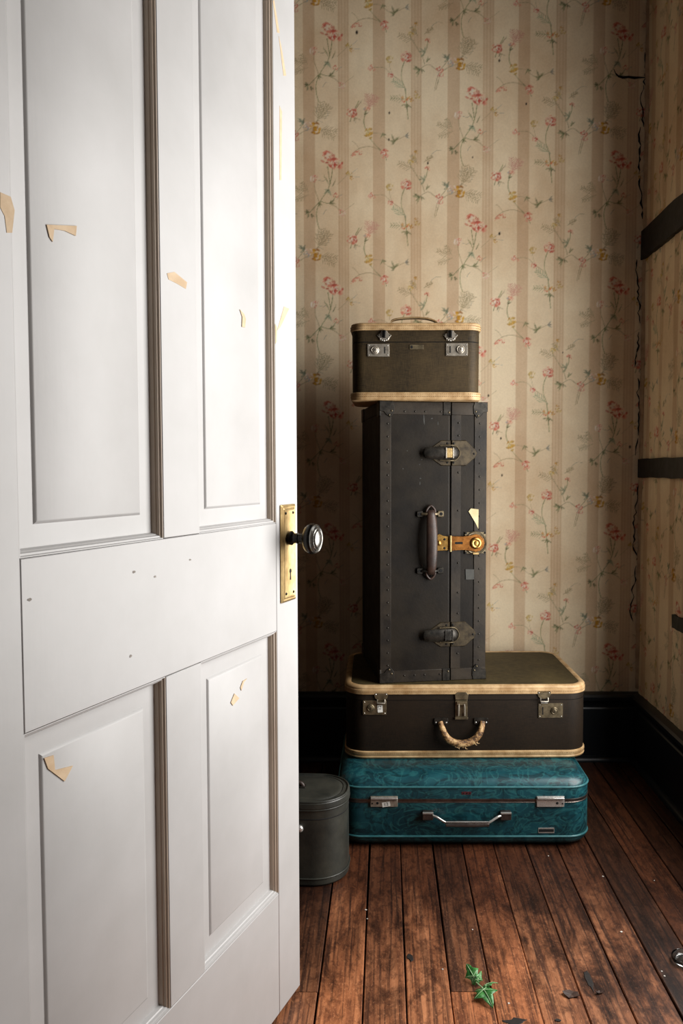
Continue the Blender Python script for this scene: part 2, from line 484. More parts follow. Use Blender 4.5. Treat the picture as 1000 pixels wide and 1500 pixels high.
def bloom(u, v, s, pal, n=15, al=0.85, hl=True):
    s *= 1.1
    for k in range(n + 6):
        a = rs.rand() * 2 * PI; q = s * (rs.rand() ** 0.55)
        dab(u + math.cos(a) * q, v + math.sin(a) * q * 0.95, s * (0.20 + 0.18 * rs.rand()), s * (0.10 + 0.11 * rs.rand()), a + PI / 2 + rs.uniform(-0.5, 0.5), pick(pal), al * rs.uniform(0.7, 1.0))
    if hl:
        for k in range(8):
            a = rs.rand() * 2 * PI; q = s * 0.8 * rs.rand()
            dab(u + math.cos(a) * q, v + math.sin(a) * q, s * 0.20, s * 0.08, a + PI / 2, PW[3] if k % 2 else PW[0], 0.85)
        for k in range(6):
            a = rs.rand() * 2 * PI; q = s * (0.3 + 0.6 * rs.rand())
            dab(u + math.cos(a) * q, v + math.sin(a) * q, s * 0.17, s * 0.05, a + PI / 2, PK[2], 0.8)
def bud(u, v, s, pal): bloom(u, v, s, pal, 7, 0.85, False)
def sprig(u, v, ang, L, n, pal, w=6):
    for k in range(n):
        leaf(u, v, L * (0.45 + 0.4 * rs.rand()), ang + (k - (n - 1) / 2) * 0.75 + rs.rand() * 0.3, w * 0.95, pal, 0.68)
# faint grasses, then stems, leaves and flowers
for k in range(46):
    u0, v0 = rs.rand() * 707, rs.rand() * 627
    for q in ((170, 320, 80), (90, 390, 70), (120, 600, 90), (350, 640, 90), (430, 720, 80), (600, 230, 90), (540, 430, 80), (720, 320, 90)):
        if abs(u0 - q[0]) < q[2] and abs(v0 - q[1]) < q[2]:
            a = rs.rand() * 2 * PI; L = rs.uniform(25, 55)
            line([(u0, v0), (u0 + math.cos(a) * L * 0.5 + 4, v0 + math.sin(a) * L * 0.5), (u0 + math.cos(a + 0.4) * L, v0 + math.sin(a + 0.4) * L)], 1.5, GB + GY, 0.5)
            break
# stems first, then leaves, then flowers
fern(60, 330, R(200), 70, 6, GB, 0.5); fern(70, 345, R(160), 75, 6, GB, 0.5); fern(70, 330, R(235), 60, 5, GB, 0.5)
line([(190, 210), (182, 265), (165, 320), (135, 365), (112, 420), (112, 470), (124, 515)], 2.6, GR, 0.7)
line([(165, 205), (172, 250), (178, 290)], 2.6, GR, 0.75)
line([(98, 275), (104, 320), (124, 380)], 2.2, GB, 0.7)
line([(130, 375), (175, 385), (206, 350)], 2.2, GR, 0.7)
line([(175, 388), (205, 402), (232, 430)], 2.2, GB, 0.7)
line([(124, 380), (95, 410), (75, 432)], 2.2, GR, 0.6)
line([(215, 290), (245, 262), (272, 235)], 1.8, GB, 0.5); line([(275, 245), (312, 212)], 1.6, GY, 0.6); line([(275, 250), (325, 256)], 1.6, GY, 0.6)
line([(235, 430), (270, 405), (296, 385)], 1.5, GB, 0.45)
for a in (-78, -62, -48): fern(112, 610, R(a), 105, 7, GB, 0.6)
for a in (8, 30): fern(120, 645, R(a), 95, 6, GB, 0.6)
line([(100, 640), (45, 660), (10, 692), (-12, 770)], 2.2, GB, 0.7)
line([(318, 510), (300, 545), (288, 570), (276, 610)], 2.6, GR, 0.65)
line([(358, 552), (344, 600), (350, 640), (372, 668)], 2.6, GR, 0.7)
line([(372, 668), (420, 668), (465, 700), (500, 700), (545, 680)], 2.2, GB, 0.6)
line([(280, 775), (320, 742), (370, 732), (412, 745), (442, 765)], 2.4, GB, 0.7); line([(372, 690), (400, 725), (440, 765), (455, 800)], 2.2, GR, 0.6)
line([(320, 742), (300, 715), (285, 705)], 1.6, GB, 0.5)
for a in (-95, -70, -50): fern(365, 545, R(a), 75, 6, [srgb((214, 160, 146)), srgb((204, 150, 134))], 0.45)
line([(600, 125), (590, 160), (570, 190), (598, 240), (628, 290), (640, 330)], 2.4, GB, 0.7)
line([(655, 212), (650, 250), (632, 290)], 2.2, GR, 0.65)
fern(590, 215, R(200), 85, 6, GB, 0.55); fern(605, 190, R(235), 55, 5, GB, 0.5); fern(640, 180, R(-35), 50, 5, GB, 0.5)
line([(620, 350), (660, 330), (710, 356), (760, 300)], 2.2, GB, 0.7); line([(712, 360), (700, 400), (688, 460)], 2.0, GB, 0.65)
line([(548, 300), (530, 350), (528, 400), (545, 450), (552, 520), (560, 600)], 2.6, GR, 0.65)
line([(380, 346), (440, 345), (478, 378), (525, 410)], 2.0, GB, 0.65); line([(466, 300), (470, 340), (480, 378)], 1.6, GB, 0.5)
fern(548, 450, R(215), 80, 6, [srgb((176, 184, 150)), srgb((160, 172, 140))], 0.6); fern(545, 500, R(185), 75, 5, GR, 0.35)
sprig(120, 385, R(20), 30, 3, GR); sprig(178, 384, R(-40), 30, 3, GR, 7); sprig(70, 430, R(150), 34, 4, GR, 8); sprig(85, 440, R(60), 28, 2, GR, 7)
sprig(170, 320, R(110), 34, 4, [srgb((166, 178, 148)), srgb((150, 166, 138))], 8); leaf(168, 285, 42, R(240), 4, GR, 0.8); leaf(190, 300, 34, R(-60), 4, GR, 0.7)
sprig(348, 575, R(-75), 34, 2, GR, 5); sprig(300, 590, R(60), 34, 3, GB, 5); leaf(306, 545, 46, R(-62), 4, GB, 0.8)
sprig(436, 668, R(60), 28, 3, GR, 6); sprig(492, 706, R(-70), 46, 3, GR, 8); sprig(492, 712, R(170), 30, 2, GR, 7); sprig(548, 680, R(-10), 30, 3, GY, 7)
sprig(615, 355, R(150), 36, 4, GR, 8); sprig(650, 315, R(-60), 34, 2, GR, 6); sprig(625, 352, R(60), 26, 2, GR, 5)
sprig(556, 525, R(100), 36, 4, GR, 6); sprig(640, 270, R(190), 34, 4, [srgb((166, 176, 146))], 7); sprig(755, 300, R(200), 36, 4, [srgb((150, 164, 142)), srgb((120, 138, 116))], 8)
bloom(166, 160, 30, PK, 20); bloom(206, 190, 30, PK, 20)
bud(97, 262, 19, PW); bud(90, 268, 10, [PW[3]]); bud(108, 252, 8, PK)
bud(206, 346, 12, PK); bud(236, 432, 15, PW); bud(226, 424, 7, PK)
bloom(106, 642, 26, YL, 16, 0.9, False); bud(70, 628, 18, PW); bud(62, 640, 14, GY); bud(112, 636, 8, [YL[3]])
bud(8, 692, 15, PK + PW)
bud(272, 240, 15, YP); bud(284, 262, 9, YL)
bloom(284, 564, 24, PK, 15); bud(360, 548, 14, [PK[1], PK[3]]); bud(346, 545, 8, GY)
bloom(368, 668, 24, YL[:3] + YP, 15, 0.85, False)
bloom(443, 766, 22, PK, 15); bud(300, 768, 13, [PK[1], PK[3]]); bud(322, 764, 13, PK); bud(286, 778, 8, PK)
bud(598, 130, 10, YL); bud(572, 184, 14, YP); bud(590, 160, 8, YP); bud(655, 215, 12, PK)
bloom(712, 356, 16, PK, 11)
bloom(550, 292, 26, PK, 18); bloom(466, 302, 18, YP, 11, 0.75, False); bloom(378, 346, 15, [PK[1], PK[3]], 10); bud(394, 356, 7, PK); bloom(474, 380, 15, PK, 10)
bud(542, 498, 15, [YL[0], PK[1]]); bud(573, 496, 14, YL); bud(604, 482, 14, YP); bud(600, 462, 8, YL)
tile = np.clip(tile, 0, 1)

def sample_print(S, Z):
    """S, Z: metres along the wall (S from the left) and up -> linear colour"""
    x = ((S + 0.188) / 0.000706 + 185) * KX; y = ((2.539 - Z) / 0.000687 + 175) * KY
    i = np.floor(x / TW).astype(int); x = x - i * TW; y = (y - i * TH / 2) % TH
    x0 = np.floor(x - 0.5); fx = x - 0.5 - x0; y0 = np.floor(y - 0.5); fy = y - 0.5 - y0
    xa = np.clip(x0, 0, TW - 1).astype(int); xb = np.clip(x0 + 1, 0, TW - 1).astype(int)
    ya = y0.astype(int) % TH; yb = (y0.astype(int) + 1) % TH
    f = fx[..., None]; g = fy[..., None]
    return (tile[ya, xa] * (1 - f) + tile[ya, xb] * f) * (1 - g) + (tile[yb, xa] * (1 - f) + tile[yb, xb] * f) * g

def vnoise(X, Y, seed):
    r = np.random.RandomState(seed).rand(64, 64)
    xi, yi = np.floor(X).astype(int), np.floor(Y).astype(int); fx, fy = X - xi, Y - yi
    fx = fx * fx * (3 - 2 * fx); fy = fy * fy * (3 - 2 * fy)
    g = lambda a, b: r[a % 64, b % 64]
    return (g(xi, yi) * (1 - fx) + g(xi + 1, yi) * fx) * (1 - fy) + (g(xi, yi + 1) * (1 - fx) + g(xi + 1, yi + 1) * fx) * fy

def spaced(breaks):
    """[(start, step), ..., end] -> coordinates"""
    out = []
    for (a, st), nx in zip(breaks[:-1], breaks[1:]):
        b = nx[0] if isinstance(nx, tuple) else nx
        n = max(1, int(round((b - a) / st))); out += list(np.linspace(a, b, n, endpoint=False))
    out.append(breaks[-1]); return np.array(out)

def wall_grid(name, scoords, zcoords, fn, off=0.0, hole=None, specks=()):
    """a papered wall: grid of points fn(S, Z, relief)"""
    S, Z = np.meshgrid(scoords, zcoords)
    col = sample_print(S + off, Z)
    for (a, b, r) in specks:
        d = np.sqrt((S - a) ** 2 + ((Z - b) / 1.6) ** 2); w = np.clip((0.95 - d / r) * 2, 0, 1)[..., None]
        col = col * (1 - w) + np.array([0.03, 0.025, 0.02]) * w
    co = fn(S, Z)
    nz, ns = S.shape
    idx = np.arange(nz * ns).reshape(nz, ns)
    q = np.stack([idx[:-1, :-1], idx[:-1, 1:], idx[1:, 1:], idx[1:, :-1]], -1).reshape(-1, 4)
    if hole:
        cs = 0.5 * (S[:-1, :-1] + S[1:, 1:]).reshape(-1); cz = 0.5 * (Z[:-1, :-1] + Z[1:, 1:]).reshape(-1)
        keep = ~((cs > hole[0]) & (cs < hole[1]) & (cz > hole[2]) & (cz < hole[3])); q = q[keep]
    me = bpy.data.meshes.new(name)
    me.vertices.add(nz * ns); me.vertices.foreach_set('co', co.reshape(-1).astype(np.float32))
    nq = len(q)
    me.loops.add(nq * 4); me.loops.foreach_set('vertex_index', q.reshape(-1).astype(np.int32))
    me.polygons.add(nq); me.polygons.foreach_set('loop_start', np.arange(0, nq * 4, 4, dtype=np.int32))
    me.polygons.foreach_set('use_smooth', np.ones(nq, dtype=bool))
    me.update(calc_edges=True)
    at = me.color_attributes.new('print', 'FLOAT_COLOR', 'POINT')
    rgba = np.ones((nz * ns, 4), dtype=np.float32); rgba[:, :3] = col.reshape(-1, 3)
    at.data.foreach_set('color', rgba.reshape(-1))
    me.materials.append(M['wall'])
    o = bpy.data.objects.new(name, me); COL.objects.link(o)
    return o

def back_fn(S, Z):
    rel = 0.0016 * vnoise(S * 9, Z * 3, 1) + 0.0012 * vnoise(S * 40, Z * 14, 2)
    rel = rel + 0.006 * np.clip((S - 0.84) / 0.06, 0, 1) * vnoise(S * 30, Z * 9, 3)
    return np.stack([S, BY - rel, Z], -1)
def right_fn(S, Z):           # S runs on past the corner: S = RX + distance from the back wall
    d = S - RX
    rel = 0.006 * vnoise(d * 22, Z * 2.2, 4) + 0.004 * vnoise(d * 60, Z * 6, 5)
    rel = rel * np.clip(d / 0.02, 0.2, 1)
    return np.stack([RX - rel, BY - d, Z], -1)
SPECK = [(0.390, 2.445, 0.0045), (0.484, 2.30, 0.004), (0.395, 1.86, 0.005), (0.36, 1.30, 0.004), (0.348, 1.245, 0.006), (-0.10, 2.54, 0.006),
         (0.41, 1.02, 0.004), (0.405, 1.15, 0.004), (0.012, 2.27, 0.004), (0.01, 2.18, 0.004), (0.145, 2.10, 0.004), (0.30, 2.12, 0.003), (0.86, 1.12, 0.005), (0.62, 1.45, 0.003)]
wall_back = structure(wall_grid('wall_back', spaced([(LX, 0.02), (-0.34, 0.0028), RX]), spaced([(0.0, 0.05), (0.23, 0.0028), (2.72, 0.02), CEIL]), back_fn, specks=SPECK),
                      'back wall papered in faded stripes and pink flower sprays', 'wall')
wall_right = structure(wall_grid('wall_right', spaced([(RX, 0.0036), (RX + 0.50, 0.02), (RX + BY - WIN_Y1, 0.02), (RX + BY - WIN_Y0, 0.02), RX + BY - NEAR]),
                                 spaced([(0.0, 0.05), (0.23, 0.0042), (WIN_Z0, 0.0042), (WIN_Z1, 0.0042), (2.62, 0.02), CEIL]),
                                 right_fn, hole=(RX + BY - WIN_Y1, RX + BY - WIN_Y0, WIN_Z0, WIN_Z1)),
                       'right wall in wrinkled floral paper with black wooden cleats', 'wall')

# plain shell: left wall, front wall with the doorway, ceiling, outer thickness
structure(MB().box(LX - 0.1, LX, FY - 0.1, BY, 0, CEIL).build('wall_left', M['unseen_shell'], None, 0), 'dark left wall hidden behind the door', 'wall')
mb = MB()
mb.box(LX, -0.47, FY - 0.1, FY, 0, CEIL)
structure(mb.build('wall_front', M['unseen_shell'], None, 0), 'short dark wall beside the door hinge, out of view on the left', 'wall')
structure(MB().box(LX - 0.1, RX + 0.12, NEAR, BY + 0.1, CEIL, CEIL + 0.08).build('ceiling', M['unseen_shell'], None, 0), 'unseen ceiling of the small room, darkened to cut bounced light', 'ceiling')
mb = MB()
for a, b in ((WIN_Y0 - 0.09, WIN_Y0 + 0.02), (WIN_Y1 - 0.02, WIN_Y1 + 0.09)):
    mb.box(RX - 0.02, RX + 0.12, a, b, WIN_Z0 - 0.09, WIN_Z1 + 0.10)
mb.box(RX - 0.02, RX + 0.12, WIN_Y0 + 0.02, WIN_Y1 - 0.02, WIN_Z1 - 0.02, WIN_Z1 + 0.10)
mb.box(RX - 0.045, RX + 0.12, WIN_Y0 - 0.02, WIN_Y1 + 0.02, WIN_Z0 - 0.05, WIN_Z0 + 0.02)
structure(mb.build('window_1', M['black_paint'], None, 0, 0.003), 'black framed window opening in the right wall', 'window')

# black cracks and torn paper beside the corner
def ribbon(pts, ws, name, mat, parent, push=(0, -0.0015, 0)):
    m = MB(); vs = []; n = len(pts)
    for p, w in zip(pts, ws):
        x, y, z = p
        vs += [(x - w / 2, y + push[1], z), (x + w / 2, y + push[1], z)]
    vs2 = [(x, y + 0.004, z) for x, y, z in vs]
    fs = []
    for i in range(n - 1):
        a = 2 * i
        fs.append((a, a + 1, a + 3, a + 2))
    k = len(vs)
    for i in range(n - 1):
        a = 2 * i
        fs += [(a, a + 2, a + 2 + k, a + k), (a + 1, a + 1 + k, a + 3 + k, a + 3)]
    m.add(vs + vs2, fs)
    return m.build(name, mat, parent, 0)
rr = random.Random(11)
def crack_run(z0, z1, x0, x1, wmax, step=0.012, jit=0.006):
    pts, ws = [], []; n = max(3, int(abs(z1 - z0) / step)); x = 0
    for i in range(n + 1):
        t = i / n; x = 0.6 * x + rr.uniform(-jit, jit)
        pts.append((x0 + (x1 - x0) * t + x, BY - 0.0085, z0 + (z1 - z0) * t))
        ws.append(0.0004 if i in (0, n) else rr.uniform(0.15, 1.0) * wmax)
    return pts, ws
for z0, z1, x0, x1, w in ((2.47, 2.36, 0.889, 0.888, 0.004), (2.36, 2.22, 0.884, 0.882, 0.004), (2.22, 2.06, 0.880, 0.876, 0.006), (2.05, 1.90, 0.884, 0.886, 0.007),
                          (1.77, 1.55, 0.876, 0.880, 0.005), (1.52, 1.40, 0.882, 0.880, 0.006), (1.36, 1.16, 0.884, 0.878, 0.004), (1.15, 1.09, 0.882, 0.876, 0.005),
                          (1.00, 0.90, 0.886, 0.880, 0.004), (0.90, 0.78, 0.880, 0.874, 0.005), (0.78, 0.72, 0.874, 0.888, 0.006), (0.70, 0.60, 0.888, 0.880, 0.004), (0.60, 0.50, 0.880, 0.876, 0.004)):
    ribbon(*crack_run(z0, z1, x0, x1, w), 'wall_crack', M['gap'], wall_back)
pts = [(0.783, 2.415), (0.790, 2.400), (0.800, 2.391), (0.815, 2.387), (0.835, 2.389), (0.855, 2.386), (0.872, 2.387), (0.892, 2.386)]
wz = [0.0006, 0.003, 0.005, 0.007, 0.006, 0.007, 0.004, 0.002]
m = MB(); vs = []
for (x, z), w in zip(pts, wz):
    vs += [(x, BY - 0.0075, z - w / 2), (x, BY - 0.0075, z + w / 2)]
n = len(vs); vs += [(x, y + 0.004, z) for x, y, z in vs]
fs = [(2 * i, 2 * i + 1, 2 * i + 3, 2 * i + 2) for i in range(len(pts) - 1)]
fs += [(2 * i, 2 * i + 2, 2 * i + 2 + n, 2 * i + n) for i in range(len(pts) - 1)] + [(2 * i + 1, 2 * i + 1 + n, 2 * i + 3 + n, 2 * i + 3) for i in range(len(pts) - 1)]
m.add(vs, fs).build('wall_crack', M['gap'], wall_back, 0)
# curled torn edge of the paper in the corner
m = MB(); zs = np.arange(0.26, 2.75, 0.02); rings = []
for z in zs:
    w = 0.010 + 0.006 * rr.random(); c = 0.003 + 0.004 * rr.random()
    rings.append([(RX - 0.004, BY - 0.022, z), (RX - 0.0075 - c * 0.4, BY - 0.017, z), (RX - 0.009 - c, BY - 0.010, z), (RX - 0.006 - w * 0.35, BY - 0.006, z)])
vs = [p for r_ in rings for p in r_]; fs = []
for i in range(len(rings) - 1):
    for j in range(3):
        a = i * 4 + j; fs.append((a, a + 1, a + 5, a + 4))
te = m.add(vs, fs).build('torn_paper_edge', M['bare'], wall_right, 60)
sol = te.modifiers.new('solid', 'SOLIDIFY'); sol.thickness = 0.0008
tm = m_worn('aged_paper_edge', (166, 138, 108), (196, 168, 134), 0.85, bump=0.1); te.data.materials[0] = tm

# ------------------------------------------------------------------ baseboards
PROF = [(0.022, 0.0), (0.022, 0.188), (0.019, 0.193), (0.019, 0.199), (0.026, 0.214), (0.033, 0.221), (0.034, 0.233), (0.028, 0.240), (0.006, 0.246), (0.0, 0.246)]
SHOE = [(0.040, 0.0), (0.040, 0.006), (0.036, 0.014), (0.029, 0.019), (0.022, 0.020)]
def base_run(name, prof, a, b, wall, parent=None):
    """wall 'back': runs in x from a to b; 'right': runs in y from a (corner) to b; mitred at the corner"""
    m = MB()
    P = [(0.0, 0.0)] + prof if prof[0][1] == 0 and prof is not SHOE else [(0.022, 0.0)] + prof
    if wall == 'back':
        r0 = [(a, BY - t, z) for t, z in P]; r1 = [(b - t, BY - t, z) for t, z in P]
    else:
        r0 = [(RX - t, BY - t, z) for t, z in P]; r1 = [(RX - t, b, z) for t, z in P]
    m.loft([r0, r1]); return m.build(name, M['black_paint'], parent, 30)
bb = structure(base_run('baseboard_back', PROF, LX, RX, 'back'), 'black moulded baseboard along the back wall', 'baseboard')
base_run('shoe_moulding', SHOE, LX, RX, 'back', bb)
bb = structure(base_run('baseboard_right', PROF, 0, NEAR, 'right'), 'black moulded baseboard along the right wall', 'baseboard')
base_run('shoe_moulding', SHOE, 0, NEAR, 'right', bb)

# ------------------------------------------------------------------ wooden cleats on the right wall
def cleat(name, y1, y0, z0, z1, depth, drop, label):
    n = 9; rings = []
    r2 = random.Random(int(z0 * 1000))
    for i in range(n):
        t = i / (n - 1); y = y0 + (y1 - y0) * t
        j = lambda s=0.002: r2.uniform(-s, s)
        rings.append([(RX + 0.004, y, z0 + j()), (RX - depth + j(0.001), y, z0 + j()), (RX - depth + j(0.001), y, z1 + j()), (RX + 0.004, y, z1 + j())])
    o = MB().loft(rings).build(name, M['black_wood'], None, 0, 0.0015)
    return structure(o, label, 'cleat')
cleat('trim_1', 2.36, 2.893, 1.768, 1.868, 0.020, 0, 'upper black wooden cleat on the right wall')
cleat('trim_2', 2.36, 2.893, 1.013, 1.078, 0.017, 0, 'middle black wooden cleat on the right wall, level with the eye')
cleat('trim_3', 2.36, 2.535, 0.548, 0.592, 0.014, 0, 'short low black cleat on the right wall at the frame edge')

# ------------------------------------------------------------------ floor boards
floor = structure(MB().box(LX - 0.1, RX + 0.12, -1.4, BY + 0.1, -0.06, -0.022).build('floor', M['sub'], None, 0), 'worn red-brown plank floor with dark gaps', 'floor')
seams = [-0.135, -0.045, 0.040, 0.129, 0.212, 0.299, 0.386, 0.475, 0.564, 0.651, 0.738, 0.822, RX + 0.05]
x = -0.135
while x > LX: x -= 0.087; seams.insert(0, x)
prng = random.Random(3)
for a, b in zip(seams, seams[1:]):
    if abs(a - 0.129) < 1e-4: cuts = [1.585]
    elif abs(b + 0.135) < 1e-4: cuts = [1.584]
    else:
        cuts = [prng.uniform(0.0, 1.1)] if prng.random() < 0.6 else []
        if a < -0.3: cuts.append(prng.uniform(1.4, 2.6))
    ys = [-1.35] + sorted(cuts) + [BY]
    for y0, y1 in zip(ys, ys[1:]):
        g = prng.uniform(0.0009, 0.0021); dz = prng.uniform(-0.0008, 0.0002); tl = prng.uniform(-0.0006, 0.0006)
        hw, hl = (b - a) / 2 - g, (y1 - y0) / 2 - 0.0008
        m = MB(); bv = 0.0016; n = 7; rings = []
        for i in range(n):
            t = -1 + 2 * i / (n - 1); w0 = prng.uniform(-0.0009, 0.0009); w1 = prng.uniform(-0.0009, 0.0009)
            rings.append([(-hw + w0, hl * t, -0.02), (hw + w1, hl * t, -0.02), (hw + w1, hl * t, -bv), (hw + w1 - bv, hl * t, tl), (-hw + w0 + bv, hl * t, -tl), (-hw + w0, hl * t, -bv)])
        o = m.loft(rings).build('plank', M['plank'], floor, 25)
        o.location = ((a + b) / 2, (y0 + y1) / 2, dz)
def blot(x, y, pts, name, mat, h=0.0007):
    m = MB(); n = len(pts)
    m.loft([[(x + a, y + b, 0.0002) for a, b in pts], [(x + a * 0.9, y + b * 0.9, h) for a, b in pts]])
    return m.build(name, mat, floor, 0)
def blob_pts(rx, ry, n, seed, j=0.3):
    q = random.Random(seed)
    return [(math.cos(2 * PI * i / n) * rx * (1 + q.uniform(-j, j)), math.sin(2 * PI * i / n) * ry * (1 + q.uniform(-j, j))) for i in range(n)]
blot(0.247, 1.497, blob_pts(0.022, 0.009, 11, 1, 0.45), 'burn_mark', M['burn'])
blot(0.326, 1.500, blob_pts(0.006, 0.004, 8, 2, 0.2), 'burn_mark', M['burn'])
blot(0.0525, 1.70, blob_pts(0.007, 0.012, 9, 4, 0.4), 'burn_mark', M['burn'])
blot(0.415, 1.62, blob_pts(0.006, 0.03, 12, 5, 0.4), 'burn_mark', M['burn'])

# ------------------------------------------------------------------ the open white door (hinge on the left, free edge away from the camera)
door = bpy.data.objects.new('door_1', None); COL.objects.link(door)
door.location = (-0.172, 1.59, 0.0); door.rotation_euler = (0, 0, R(70.5))
structure(door, 'white four-panelled door standing open, paint chipped to tan', 'door')
DW, DB, DT, TH_ = 0.805, 0.010, 2.12, 0.040
RAIL_B, LOCK0, LOCK1, TOP0 = 0.245, 0.744, 0.945, 1.985
STL, MUL0, MUL1 = 0.090, 0.347, 0.441
def dbox(name, s0, s1, z0, z1):
    g = 0.0004
    return MB().box(-s1 + g, -s0 - g, 0, TH_, z0 + g, z1 - g).build(name, M['paint'], door, 30, 0.0012)
lock_stile = dbox('stile', 0, STL, DB, DT); dbox('stile', DW - STL, DW, DB, DT)
dbox('rail', STL, DW - STL, DB, RAIL_B); dbox('rail', STL, DW - STL, LOCK0, LOCK1); dbox('rail', STL, DW - STL, TOP0, DT)
dbox('mullion', MUL0, MUL1, RAIL_B, LOCK0); dbox('mullion', MUL0, MUL1, LOCK1, TOP0)
def rect(s0, s1, z0, z1, y, i=0.0):
    return [(-s1 + i, y, z0 + i), (-s0 - i, y, z0 + i), (-s0 - i, y, z1 - i), (-s1 + i, y, z1 - i)]
for (s0, s1) in ((STL, MUL0), (MUL1, DW - STL)):
    for (z0, z1) in ((RAIL_B, LOCK0), (LOCK1, TOP0)):
        mo = [(0.0, 0.001), (0.0012, 0.001), (0.0022, 0.0035), (0.0045, 0.0042), (0.0056, 0.0072), (0.0072, 0.0085), (0.0082, 0.0115), (0.0095, 0.0150)]
        rg = [rect(s0, s1, z0, z1, y, i) for i, y in mo]
        for k in range(4):                                  # four mitred strips: bottom, free-edge side, top, hinge side
            m = MB(); vs = [p for r_ in rg for p in (r_[k], r_[(k + 1) % 4])]
            m.add(vs, [(2 * j, 2 * j + 1, 2 * j + 3, 2 * j + 2) for j in range(len(rg) - 1)])
            m.build('panel_moulding', M['taupe'] if k == 1 else M['paint'], door, 25)
        fi = 0.036
        pr = [(-0.001, 0.026), (-0.001, 0.0142), (fi, 0.0142), (fi + 0.0022, 0.0122), (fi + 0.0045, 0.0114)]
        MB().loft([rect(s0, s1, z0, z1, y, i) for i, y in pr]).build('panel', M['paint'], door, 25)
CHIPS = [(0, [(-0.731, 1.3436), (-0.7162, 1.3434), (-0.711, 1.3303), (-0.7153, 1.3048), (-0.7231, 1.3027), (-0.7255, 1.3197), (-0.7315, 1.3275)]),
(0.0105, [(-0.6503, 1.3324), (-0.5986, 1.3451), (-0.6006, 1.3325), (-0.6201, 1.3335), (-0.638, 1.3308), (-0.6409, 1.3149), (-0.6458, 1.319)]),
(0, [(-0.4243, 1.3249), (-0.4055, 1.3311), (-0.3731, 1.3229), (-0.3765, 1.3125), (-0.3983, 1.3154), (-0.4208, 1.3171)]),
(0, [(-0.0885, 1.8774), (-0.0832, 1.8816), (-0.0627, 1.8342), (-0.0723, 1.8306)]),
(0, [(-0.0664, 1.8271), (-0.057, 1.8157), (-0.0369, 1.7702), (-0.0481, 1.7653)]),
(0, [(-0.0647, 1.7048), (-0.0552, 1.6979), (-0.0595, 1.5736), (-0.0668, 1.5713)]),
(0.0105, [(-0.1976, 1.3152), (-0.1833, 1.3102), (-0.1772, 1.3026), (-0.1806, 1.2877), (-0.191, 1.287), (-0.1896, 1.304)]),
(0, [(-0.0519, 1.3463), (-0.0306, 1.3457), (-0.0685, 1.305), (-0.0806, 1.2976)]),
(0, [(-0.0890, 1.3079), (-0.0817, 1.3046), (-0.0828, 1.2768), (-0.0885, 1.2721)]),
(0.0105, [(-0.6737, 0.7015), (-0.6583, 0.6999), (-0.6563, 0.6807), (-0.6255, 0.6755), (-0.6403, 0.6611), (-0.6678, 0.6866)]),
(0.0105, [(-0.1847, 0.6774), (-0.1953, 0.6737), (-0.205, 0.6614), (-0.208, 0.6674), (-0.1995, 0.6768)]),
(0.0105, [(-0.2285, 0.6623), (-0.2125, 0.6502), (-0.2339, 0.643), (-0.2408, 0.65)])]
for y, poly in CHIPS:
    o = MB().prism(poly, y + 0.0006, y - 0.0004).build('paint_chip', M['bare'], door, 0); o['label'] = 'tan patch of chipped paint'
for k, (x, z) in enumerate([(-0.5111, 0.9052), (-0.4634, 0.8926), (-0.7025, 0.8969), (-0.3749, 0.9074), (-0.5216, 0.792)]):
    MB().prism([(x + a, z + b) for a, b in blob_pts(0.0028, 0.0017, 8, 20 + k, 0.4)], 0.0005, -0.0003).build('nick', M['nick'], door, 0)
# escutcheon, knob
px0, px1, pz0, pz1 = -0.0755, -0.0145, 0.7935, 0.9775
pc, pw, ph = (px0 + px1) / 2, px1 - px0, pz1 - pz0
m = MB(); q = lambda i, y: [(x, y, z) for x, z in rpoly(pc, (pz0 + pz1) / 2, pw - 2 * i, ph - 2 * i, 0.002, 2)]
m.loft([q(0, 0.0005), q(0, -0.0022), q(0.0035, -0.0048), q(0.0055, -0.0040), q(0.0065, -0.0040), q(0.0085, -0.0056), q(0.0105, -0.0044)])
esc = m.build('escutcheon', M['plate'], door, 25); esc['label'] = 'long stepped brass escutcheon with a keyhole'
kz = 0.846
m = MB(); m.prism(circle(-0.041, kz + 0.005, 0.0042, 14), -0.004, -0.0050).prism([(-0.0435, kz - 0.012), (-0.0385, kz - 0.012), (-0.0397, kz + 0.003), (-0.0423, kz + 0.003)], -0.004, -0.0050)
m.build('keyhole', M['gap'], esc, 0)
for x in (px0 + 0.016, px1 - 0.014):
    for z in (pz0 + 0.016, pz1 - 0.016):
        MB().knob(x, -0.0042, z, [(0.0028, 0), (0.0028, 0.0010), (0.0018, 0.0018)], 10).build('screw', M['knobdark'], esc, 40)
kx, kzz = -0.045, 0.914
kn = MB().knob(kx, -0.0042, kzz, [(0.0125, 0), (0.0135, 0.003), (0.0135, 0.006), (0.0105, 0.009), (0.0095, 0.012), (0.0095, 0.017), (0.0110, 0.0185), (0.0110, 0.0205), (0.0092, 0.022), (0.0092, 0.030), (0.0115, 0.032),
        (0.018, 0.0345), (0.025, 0.0385), (0.0285, 0.044), (0.0293, 0.048), (0.0282, 0.052), (0.0262, 0.0545)], 36).build('knob', M['knobdark'], door, 35)
kn['label'] = 'dark round door knob with pewter ringed face'
MB().knob(kx, -0.0042, kzz, [(0.0268, 0.0535), (0.0272, 0.0560), (0.0252, 0.0580), (0.0238, 0.0570), (0.0228, 0.0580), (0.0215, 0.0598), (0.0198, 0.0590), (0.0186, 0.0596), (0.0172, 0.0618), (0.0152, 0.0612), (0.012, 0.0626), (0.007, 0.0640), (0.0015, 0.0645)], 36).build('knob_face', M['pewter'], kn, 35)

